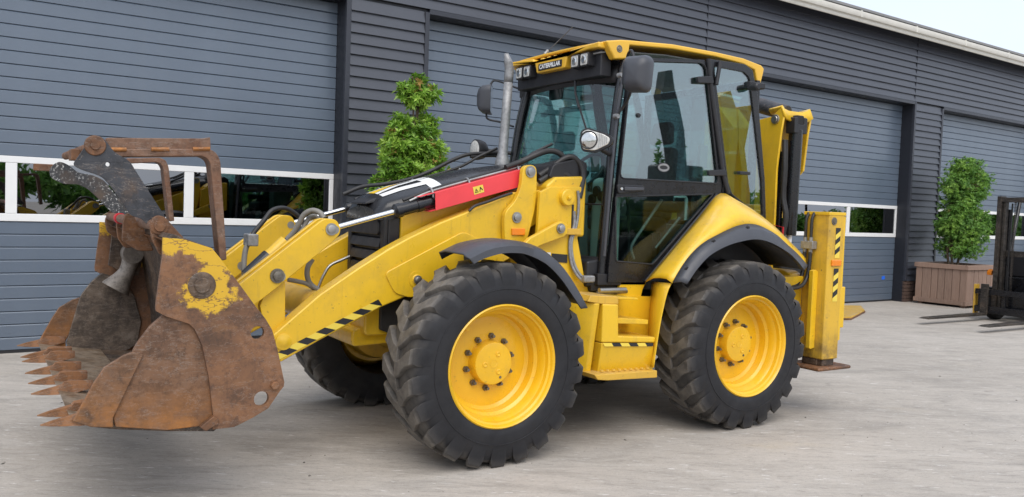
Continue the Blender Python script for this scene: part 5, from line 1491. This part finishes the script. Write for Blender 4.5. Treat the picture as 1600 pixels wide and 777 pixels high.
rt.build('roof_panel', M['yellow_roof'], bl, solid=.02, ang=60)
MB().loft([[(x, .57 * t, z - .075) for x, z in zip(xt, zt)] for t in (-1, 1)]).build('headlining', M['interior_grey'], bl, solid=.01)
xf = xt[0]
# roof front: visor with two lamp bays and a dropped centre carrying the sign
zf = zt[0]
F = [(-.60, zf - .005), (-.45, zf - .01), (-.25, zf - .022), (-.23, zf - .05), (.23, zf - .05), (.25, zf - .022), (.45, zf - .01), (.60, zf - .005),
     (.60, zf - .05), (.50, zf - .045), (.22, zf - .058), (.19, zf - .145), (-.19, zf - .145), (-.22, zf - .058), (-.50, zf - .045), (-.60, zf - .05)]
vis = MB().prism(F, xf - .04, xf + .06, axis='x')
visor = vis.build('roof_visor', M['yellow_roof'], bl, bevel=.012, seg=3)
for y in (-.13, -.045, .045, .13):
    boxo('visor_rib', (xf - .035, xf + .08, y - .022, y + .022, zf - .055, zf - .028), M['yellow_roof'], visor, .01)
MB().box(xf + .02, xf + .12, -.56, .56, zf - .24, zf - .04).build('lamp_bay', M['black_plastic'], visor, bevel=.01)
sg = MB().box(xf - .046, xf - .038, -.158, .158, zf - .130, zf - .076).build('sign_plate', M['decal_black'], visor, bevel=.003)
tv, tf = text_mesh('CATERPILLAR', .046, bold=.0016, spacing=.93)
wmax = max(v[0] for v in tv) - min(v[0] for v in tv); hmax = max(v[1] for v in tv) - min(v[1] for v in tv)
tm = MB().add([(xf - .0475, -v[0] * .285 / wmax, zf - .103 + v[1] * .036 / hmax) for v in tv], tf)
tm.build('sign_lettering', M['white_paint'], sg, smooth=False)
MB().box(xf - .0468, xf - .0462, -.153, .153, zf - .1275, zf - .0785).build('sign_border', M['white_paint'], sg)
bpy.data.objects['sign_border'].data.materials[0] = M['decal_black']
for s in (-1, 1):
    for off in (0, .115):
        yc = s * (.325 + off)
        lb = MB().prism(rounded([(yc - .05, zf - .165), (yc + .05, zf - .165), (yc + .05, zf - .065), (yc - .05, zf - .065)], .014), xf - .045, xf + .03, axis='x').build('work_lamp', M['black_plastic'], bl, bevel=.008)
        MB().prism(rounded([(yc - .04, zf - .155), (yc + .04, zf - .155), (yc + .04, zf - .075), (yc - .04, zf - .075)], .01), xf - .049, xf - .044, axis='x').build('lens', M['lamp_glass'], lb, bevel=.003)
        MB().lathe([(.001, .004), (.022, .004), (.03, .0)], (xf - .05, yc, zf - .115), axis='x', sgn=-1, seg=16).build('reflector', M['lamp_bowl'], lb)
# antenna
tubeo('antenna', [(1.152, 0.250, 2.877), (1.389, 0.220, 3.117)], .004, M['black_plastic'], bl, 6)
cylo('antenna_base', (1.140, 0.250, 2.865), (1.170, 0.250, 2.900), .012, M['galvanised'], bl)
# rear side lamp
p = (2.478, -0.720, 2.642)
rl = MB().lathe([(.018, .0), (.022, .03), (.03, .05), (.03, .10), (.02, .11)], (p[0], -.70, p[2]), sgn=-1, seg=14, axis='y').build('rear_lamp', M['black_plastic'], bl)
boxo('lamp_bracket', (p[0] - .02, p[0] + .16, -.74, -.66, p[2] + .0, p[2] + .05), M['black_plastic'], bl, .01)

# wiper
wp = [ws_pt(-.35, 2.70), ws_pt(-.42, 2.50), ws_pt(-.52, 2.38)]
def off_(p, d=.035): return (p[0] - d, p[1], p[2])
wa = tubeo('wiper_arm', [off_(p) for p in wp], .009, M['black_plastic'], bl, 8)
tubeo('wiper_blade', [off_(ws_pt(-.40, 2.52), .03), off_(ws_pt(-.56, 2.34), .03), off_(ws_pt(-.72, 2.16), .03)], .008, M['black_plastic'], wa, 6)

# mirrors
def mirror(c0, s, rz):
    c = Vector((0, 0, 0))
    mm = MB()
    pts_ = []
    vv, ff = [], []
    prof = rounded([(-.09, -.125), (.09, -.115), (.105, .09), (.08, .13), (-.07, .13), (-.105, .09)], .045, 4)
    n = len(prof)
    for (sc, xo) in ((1.0, .0), (1.0, -.03), (.93, -.075), (.72, -.11), (.4, -.125)):
        for (y_, z_) in prof: vv.append((c[0] + xo * 1.0, c[1] + y_ * sc * s * -1, c[2] + z_ * sc))
    for i in range(4):
        for k in range(n): ff.append((i * n + k, i * n + (k + 1) % n, (i + 1) * n + (k + 1) % n, (i + 1) * n + k))
    ff.append(tuple(range(n))); ff.append(tuple(4 * n + k for k in range(n - 1, -1, -1)))
    mm.add(vv, ff)
    o = mm.build('mirror_housing', M['grey_plastic'], bl, ang=60)
    MB().add([(c[0] + .002, c[1] + y_ * .92 * s * -1, c[2] + z_ * .92) for y_, z_ in prof], [tuple(range(n))]).build('mirror_glass', M['chrome'], o)
    o.location = c0; o.rotation_euler = (0, 0, rz)
    return o
mN = Vector((1.117, -0.960, 2.556)); mF = Vector((1.090, 0.980, 2.554))
mirror(mN, -1, R(22)); mirror(mF, 1, R(-38))
hose('mirror_arm', [(1.145, -0.680, 2.298), (1.169, -0.740, 2.373), (1.139, -0.840, 2.451), (1.111, -0.900, 2.553), (1.111, -0.900, 2.663), (1.118, -0.860, 2.736), (1.157, -0.780, 2.734), (1.204, -0.700, 2.677)], .011, 'black_plastic')
q = Vector((1.088, -0.900, 2.559)); boxo('mirror_clamp', (q.x - .06, q.x + .03, q.y - .03, q.y + .03, q.z - .07, q.z + .07), M['black_plastic'], bl, .01)
for q in [(1.137, -0.690, 2.296), (1.157, -0.690, 2.591)]:
    MB().lathe([(.001, .02), (.016, .02), (.02, .0), (.02, -.02)], (q[0], q[1] - .01, q[2]), sgn=-1, seg=12).build('arm_bracket', M['galvanised'], bl)
hose('mirror_arm', [(1.241, 0.660, 2.622), (1.225, 0.800, 2.662), (1.158, 0.950, 2.721), (1.109, 1.000, 2.726), (1.079, 1.000, 2.650), (1.070, 1.000, 2.548), (1.055, 1.000, 2.423), (1.071, 0.980, 2.384), (1.142, 0.900, 2.362), (1.150, 0.700, 2.311)], .009, 'black_plastic')
q = (1.229, 0.660, 2.610); boxo('arm_bracket', (q[0] - .03, q[0] + .03, q[1] - .04, q[1] + .04, q[2] - .05, q[2] + .05), M['black_plastic'], bl, .008)
# head lamps on cab front corners
def headlamp(c0, s):
    c = Vector((0, 0, 0))
    vv, ff = [], []
    prof = rounded([(-.075, -.075), (.03, -.085), (.14, -.03), (.15, .015), (.10, .045), (-.04, .085), (-.085, .06)], .03, 4)
    n = len(prof)
    for (sc, xo) in ((1.0, 0), (1.03, .02), (.95, .07), (.6, .11)):
        for (y_, z_) in prof: vv.append((c[0] + xo, c[1] + y_ * sc * s, c[2] + z_ * sc))
    for i in range(3):
        for k in range(n): ff.append((i * n + k, i * n + (k + 1) % n, (i + 1) * n + (k + 1) % n, (i + 1) * n + k))
    ff.append(tuple(range(n))); ff.append(tuple(3 * n + k for k in range(n - 1, -1, -1)))
    o = MB().add(vv, ff).build('head_lamp', M['black_plastic'], bl, ang=60)
    MB().prism([(c[1] + y_ * .86 * s, c[2] + z_ * .86) for y_, z_ in prof], c[0] - .012, c[0] + .004, axis='x').build('lens', M['lamp_glass'], o, bevel=.006)
    MB().lathe([(.001, .004), (.045, .006), (.055, .0)], (c[0] - .013, c[1] - .02 * s, c[2]), axis='x', sgn=-1, seg=20).build('reflector', M['lamp_bowl'], o)
    MB().lathe([(.056, .002), (.060, .006), (.064, .002), (.060, -.002)], (c[0] - .014, c[1] - .02 * s, c[2]), axis='x', sgn=-1, seg=24, close=True).build('bezel', M['black_plastic'], o)
    for k in range(5):
        MB().box(c[0] - .0145, c[0] - .0115, min(c[1] + s * (.052 + k * .013), c[1] + s * (.056 + k * .013)), max(c[1] + s * (.052 + k * .013), c[1] + s * (.056 + k * .013)), c[2] - .055 + k * .008, c[2] + .045 - k * .006).build('lens_rib', M['galvanised'], o)
    o.location = c0; o.rotation_euler = (0, 0, R(-38) * s)
    cylo('lamp_stalk', (c0[0] + .07, c0[1] - s * .05, c0[2] - .03), (1.12, s * .66, c0[2] - .07), .018, M['black_plastic'], bl)
cN = Vector((0.815, -0.840, 2.095)); cF = Vector((0.835, 0.800, 2.097))
headlamp(cN, -1)
hl = MB().lathe([(.03, .12), (.075, .08), (.088, .03), (.088, .0), (.08, -.004), (.001, -.005)], tuple(cF), axis='x', seg=24).build('head_lamp', M['black_plastic'], bl)
MB().lathe([(.001, .012), (.06, .008), (.08, .0)], (cF.x - .003, cF.y, cF.z), axis='x', sgn=-1, seg=24).build('lens', M['lamp_glass'], hl)
cylo('lamp_stalk', (cF.x + .1, cF.y, cF.z), (1.1, .64, cF.z - .02), .016, M['black_plastic'], bl)
MB().lathe([(.001, .03), (.04, .02), (.055, .0)], (.42, .18, 1.86), axis='z', seg=16).build('filler_cap', M['orange_lens'], bl)

# ---- cab interior
st = empty('dummy'); bpy.data.objects.remove(st)
seat = MB().box(1.62, 2.10, -.26, .26, 1.45, 1.58).build('driver_seat', M['seat_fabric'], bl, bevel=.05, seg=4)
MB().hexa([(2.02, -.25, 1.56), (2.16, -.25, 1.54), (2.16, .25, 1.54), (2.02, .25, 1.56)], [(2.16, -.2, 2.18), (2.26, -.2, 2.16), (2.26, .2, 2.16), (2.16, .2, 2.18)]).build('seat_back', M['seat_fabric'], seat, bevel=.05, seg=4)
MB().hexa([(2.16, -.13, 2.2), (2.26, -.13, 2.2), (2.26, .13, 2.2), (2.16, .13, 2.2)], [(2.2, -.11, 2.40), (2.27, -.11, 2.38), (2.27, .11, 2.38), (2.2, .11, 2.40)]).build('head_rest', M['seat_fabric'], seat, bevel=.04, seg=4)
MB().box(1.72, 2.0, -.2, .2, 1.11, 1.45).build('seat_base', M['black_plastic'], seat, bevel=.03)
for s in (-1, 1):
    MB().box(1.66, 2.08, s * .36 - .05, s * .36 + .05, 1.62, 1.70).build('arm_rest', M['seat_fabric'], seat, bevel=.03, seg=3)
MB().prism(rounded([(1.12, 1.11), (1.10, 1.75), (1.16, 1.90), (1.28, 1.86), (1.32, 1.11)], .05), -.22, .22).build('dash_console', M['interior_grey'], bl, bevel=.03, seg=3)
sw = [(1.42 + .17 * math.cos(t) * .55, .19 * math.sin(t), 1.93 + .17 * math.cos(t) * .85) for t in [2 * math.pi * k / 28 for k in range(29)]]
tubeo('steering_wheel', sw, .015, M['black_plastic'], bl, 8)
cylo('steering_column', (1.42, 0, 1.93), (1.25, 0, 1.7), .03, M['black_plastic'], bl)
MB().box(1.15, 1.30, -.62, -.40, 1.11, 1.86).build('side_console', M['interior_light'], bl, bevel=.05, seg=3)
for (y_, z_) in ((-.50, 1.76), (-.56, 1.72), (-.45, 1.70)):
    MB().lathe([(.001, .02), (.035, .02), (.04, .0)], (1.148, y_, z_), axis='x', sgn=-1, seg=18).build('gauge', M['black_plastic'], bl)
MB().box(1.7, 2.5, .42, .66, 1.11, 1.78).build('side_console', M['interior_grey'], bl, bevel=.04)
MB().box(1.1, 2.5, -.655, .655, 1.101, 1.115).build('floor_mat', M['floor_mat'], bl)
for (x_, y_) in ((1.52, -.42), (1.60, .34), (2.40, -.2), (2.40, .2)):
    tubeo('control_lever', catmull([(x_, y_, 1.12), (x_ + .02, y_, 1.45), (x_ - .02, y_, 1.75)], 4), .012, M['black_plastic'], bl)
    MB().lathe([(.012, -.02), (.026, .0), (.028, .04), (.015, .07)], (x_ - .02, y_, 1.76), axis='z', seg=12).build('lever_knob', M['black_plastic'], bl)
tubeo('grab_handle', catmull([(1.679, -0.620, 1.717), (1.546, -0.620, 1.552), (1.416, -0.620, 1.391), (1.394, -0.620, 1.333), (1.423, -0.620, 1.261)], 5), .012, M['galvanised'], bl)
tubeo('grab_handle', catmull([(1.892, -0.600, 1.585), (1.753, -0.600, 1.443), (1.653, -0.600, 1.343)], 5), .010, M['galvanised'], bl)
MB().hexa([(1.20, .10, 2.50), (1.24, .10, 2.50), (1.24, .26, 2.50), (1.20, .26, 2.50)], [(1.20, .09, 2.62), (1.24, .09, 2.62), (1.24, .27, 2.62), (1.20, .27, 2.62)]).build('inner_mirror', M['black_plastic'], bl, bevel=.015)

# ---- rear frame, stabilisers, backhoe
plate('rear_crossbeam', rounded([(-.87, .62), (.87, .62), (.87, 1.14), (.8, 1.18), (-.8, 1.18), (-.87, 1.14)], .03), 2.90, 3.05, M['yellow'], bl, axis='x', bevel=.01)
for s in (-1, 1):
    def fy(a, b): return (min(s * a, s * b), max(s * a, s * b))
    y0, y1 = fy(1.10, .86)
    leg = MB().box(3.05, 3.245, y0, y1, .47, 1.655).build('stabiliser_leg', M['yellow_leg'], bl, bevel=.012)
    leg['label'] = 'worn and scraped yellow stabiliser leg'
    boxo('inner_leg', (3.075, 3.225, y0 + .02, y1 - .02, .415, .47), M['rust_dark'], leg, .006)
    pad = MB().box(2.96, 3.38, *fy(1.14, .78), .385, .415).build('foot_pad', M['rust'], leg, bevel=.015)
    boxo('pad_lug', (3.06, 3.10, *fy(1.04, .90), .416, .50), M['rust_dark'], pad, .008)
    boxo('outer_sleeve', (3.235, 3.268, *fy(1.095, .88), .62, 1.64), M['yellow'], leg, .006)
    boxo('side_bracket', (3.255, 3.33, *fy(1.08, .95), .72, 1.06), M['yellow'], leg, .008)
    boxo('top_cap', (3.04, 3.255, *fy(1.105, .855), 1.645, 1.672), M['yellow'], leg, .005)
    MB().prism([(2.985, .56), (3.0, .55), (3.049, .56), (3.049, 1.18), (3.02, 1.20), (2.985, 1.19)], *fy(1.02, .98)).build('side_flange', Y, leg, bevel=.004)
    p = (3.138, -1.100, 1.598); MB().lathe([(.001, .012), (.018, .012), (.02, .006), (.03, .006), (.033, .0)], (p[0] - .03, s * 1.101, p[2]), sgn=s, seg=18).build('bolt', M['nut'], leg)
    for (zz0, zz1) in ((1.30, 1.545), (.945, 1.215)):
        hz = MB(); n = 6; x0, x1 = 3.135, 3.195
        for i in range(n):
            za, zb = zz0 + (zz1 - zz0) * i / n, zz0 + (zz1 - zz0) * (i + 1) / n
            sh_ = .035
            hz.add([(x0, s * 1.1025, max(zz0, za - sh_ * .5)), (x1, s * 1.1025, min(zz1, za + sh_ * .5 if i else zz0)), (x1, s * 1.1025, min(zz1, zb + sh_ * .5)), (x0, s * 1.1025, zb - (sh_ * .5 if i < n - 1 else 0))], [(0, 1, 2, 3)], i % 2)
        hz.build('hazard_tape', [M['sticker_yellow'], M['decal_black']], leg, smooth=False)
    boxo('marker_lamp', (3.095, 3.215, *fy(1.114, 1.099), 1.235, 1.285), M['orange_lens'], leg, .006)
    for k, yy in enumerate((.90, .955)):
        hose('stabiliser_hose', [(3.045, s * yy, 1.66), (3.02, s * yy, 1.60), (3.018, s * yy, 1.45)], .013, 'black_hose')
        hose('stabiliser_hose', [(3.018, s * yy, 1.34), (3.015, s * yy, 1.25), (2.99, s * (yy + .0), 1.13), (2.90, s * (yy + .01), 1.06), (2.72, s * yy, 1.04)], .016, 'black_hose')
        cylo('hose_fitting', (3.02, s * yy, 1.33), (3.02, s * yy, 1.46), .016, M['galvanised'], bl)
    boxo('valve_block', (2.99, 3.048, *fy(.995, .875), 1.365, 1.43), M['galvanised'], bl, .006)
boxo('rear_deck', (2.62, 3.0, -.92, .92, 1.06, 1.14), M['yellow'], bl, .01)

# boom folded sideways behind the cab: plates in the y-z plane
BX0, BX1 = 3.22, 3.60
PL = [(-0.443, 2.488), (-0.409, 2.580), (-0.315, 2.508), (-0.178, 2.490), (-0.017, 2.425), (0.077, 2.075), (-0.026, 1.661), (-0.173, 1.140), (-0.392, 1.158), (-0.399, 1.612), (-0.394, 2.042), (-0.423, 2.361)]
plate('boom_plate', PL, BX0, BX0 + .025, M['yellow'], bl, axis='x', bevel=.006)
PR = [p for p in PL if p[1] > 1.9] + [(PL[-2][0] + .10, 1.95)]
PR = sorted(PR, key=lambda p: math.atan2(p[1] - 2.25, p[0] - (PL[0][0] + .2)))
plate('boom_plate', PR, BX1 - .025, BX1, M['yellow'], bl, axis='x', bevel=.006)
ys = [p[0] for p in PL]
ytop, ztop = PL[1]
capm = MB()
c1 = [(BX0, PL[1][0] - .01, PL[1][1] + .012), (BX0 + .04, PL[1][0], PL[1][1] - .015), (BX0 + .1, PL[1][0], PL[1][1] - .03), (BX1 - .1, PL[1][0], PL[1][1] - .03), (BX1 - .04, PL[1][0], PL[1][1] - .015), (BX1, PL[1][0] - .01, PL[1][1] + .012)]
c2 = [(p[0], p[1] - .035, p[2] - .085) for p in c1]
c0 = [(p[0], p[1] + .14, p[2] - .02) for p in c1]
capm.loft([c0, c1, c2]); capm.build('boom_cap', M['yellow'], bl, solid=.022, ang=50)
p = PL[0]
MB().lathe([(.001, .02), (.026, .02), (.03, .012), (.04, .012), (.044, -.0)], (BX0 - .002, PL[1][0] + .05, PL[1][1] - .10), axis='x', sgn=-1, seg=20).build('boom_pin', M['steel'], bl)
web = [(y + .10, z) for y, z in ((PL[0][0], PL[0][1]), (PL[-1][0] + .02, PL[-1][1]), (PL[-2][0] + .05, PL[-2][1]), (PL[-3][0] + .05, PL[-3][1]))]
MB().prism(web + [(y + .02, z) for y, z in reversed(web)], BX0 + .026, BX1 - .026, axis='x').build('boom_web', M['yellow_worn'], bl)
xc = (BX0 + BX1) / 2 - .01
yt = PL[0][0]
cylo('boom_cylinder', (xc, yt + .005, 2.40), (xc, yt + .02, 1.46), .060, BK, bl, 28, bevel=.008)
cylo('boom_rod', (xc, yt + .02, 1.46), (xc, yt + .03, 1.16), .024, M['white_paint'], bl)
MB().prism(rounded([(xc - .085, 2.36), (xc - .085, 2.50), (xc - .04, 2.505), (xc - .04, 2.44), (xc + .04, 2.44), (xc + .04, 2.505), (xc + .085, 2.50), (xc + .085, 2.36)], .012), yt - .05, yt + .05).build('cylinder_clevis', M['black_plastic'], bl, bevel=.01)
boxo('clevis_pin', (xc - .045, xc + .045, yt - .045, yt + .045, 2.43, 2.52), M['black_matt'], bl, .012)
for k, dx in enumerate((-.115, -.095)):
    hose('boom_hose', [(xc + dx, yt + .03, 2.3), (xc + dx - .01, yt + .01, 2.05), (xc + dx, yt + .02, 1.8), (xc + dx + .01, yt - .01, 1.62), (xc + dx, yt + .02, 1.4)], .02, 'black_hose')
boxo('king_post', (3.26, 3.58, yt - .02, yt + .40, .60, 1.30), M['black_matt'], bl, .02)
boxo('swing_shield', (3.27, 3.31, yt + .03, yt + .30, 1.1, 2.2), M['black_paint'], bl, .01)
lp = [(3.16, yt - .10, 1.26), (3.16, yt - .10, 1.50), (3.165, yt - .06, 1.52), (3.165, yt - .02, 1.52), (3.165, yt - .02, 1.26)]
tubeo('red_lock_hook', [(3.12, yt - .14, 1.22), (3.12, yt - .14, 1.53), (3.12, yt - .04, 1.545), (3.12, yt - .04, 1.22)], .009, M['red_plain'], bl)
# dipper cylinder over the boom and the dipper folded on the far side
cylo('dipper_cylinder', (xc - .02, yt + .10, PL[1][1] - .03), (xc - .02, yt + .60, PL[1][1] + .12), .07, M['black_steel'], bl, 24, bevel=.01)
cylo('dipper_rod', (xc - .02, yt + .60, PL[1][1] + .12), (xc - .02, yt + .92, PL[1][1] + .20), .03, M['chrome'], bl)
plate('boom_lower', [(yt + .05, .75), (yt + .40, .75), (yt + .55, 1.6), (yt + .3, 1.7)], BX0 + .03, BX1 - .03, M['yellow'], bl, axis='x', bevel=.01)
plate('dipper', [(yt + .62, 2.45), (yt + .82, 2.66), (yt + 1.0, 2.5), (yt + 1.0, 1.0), (yt + .84, 1.0)], BX0 + .05, BX1 - .05, M['yellow'], bl, axis='x', bevel=.012)
plate('digging_bucket', rounded([(yt + .55, .62), (yt + .62, 1.05), (yt + 1.02, 1.05), (yt + 1.12, .82), (yt + 1.0, .5), (yt + .75, .42)], .08), BX0 - .1, BX1 + .1, M['rust'], bl, axis='x', bevel=.01)
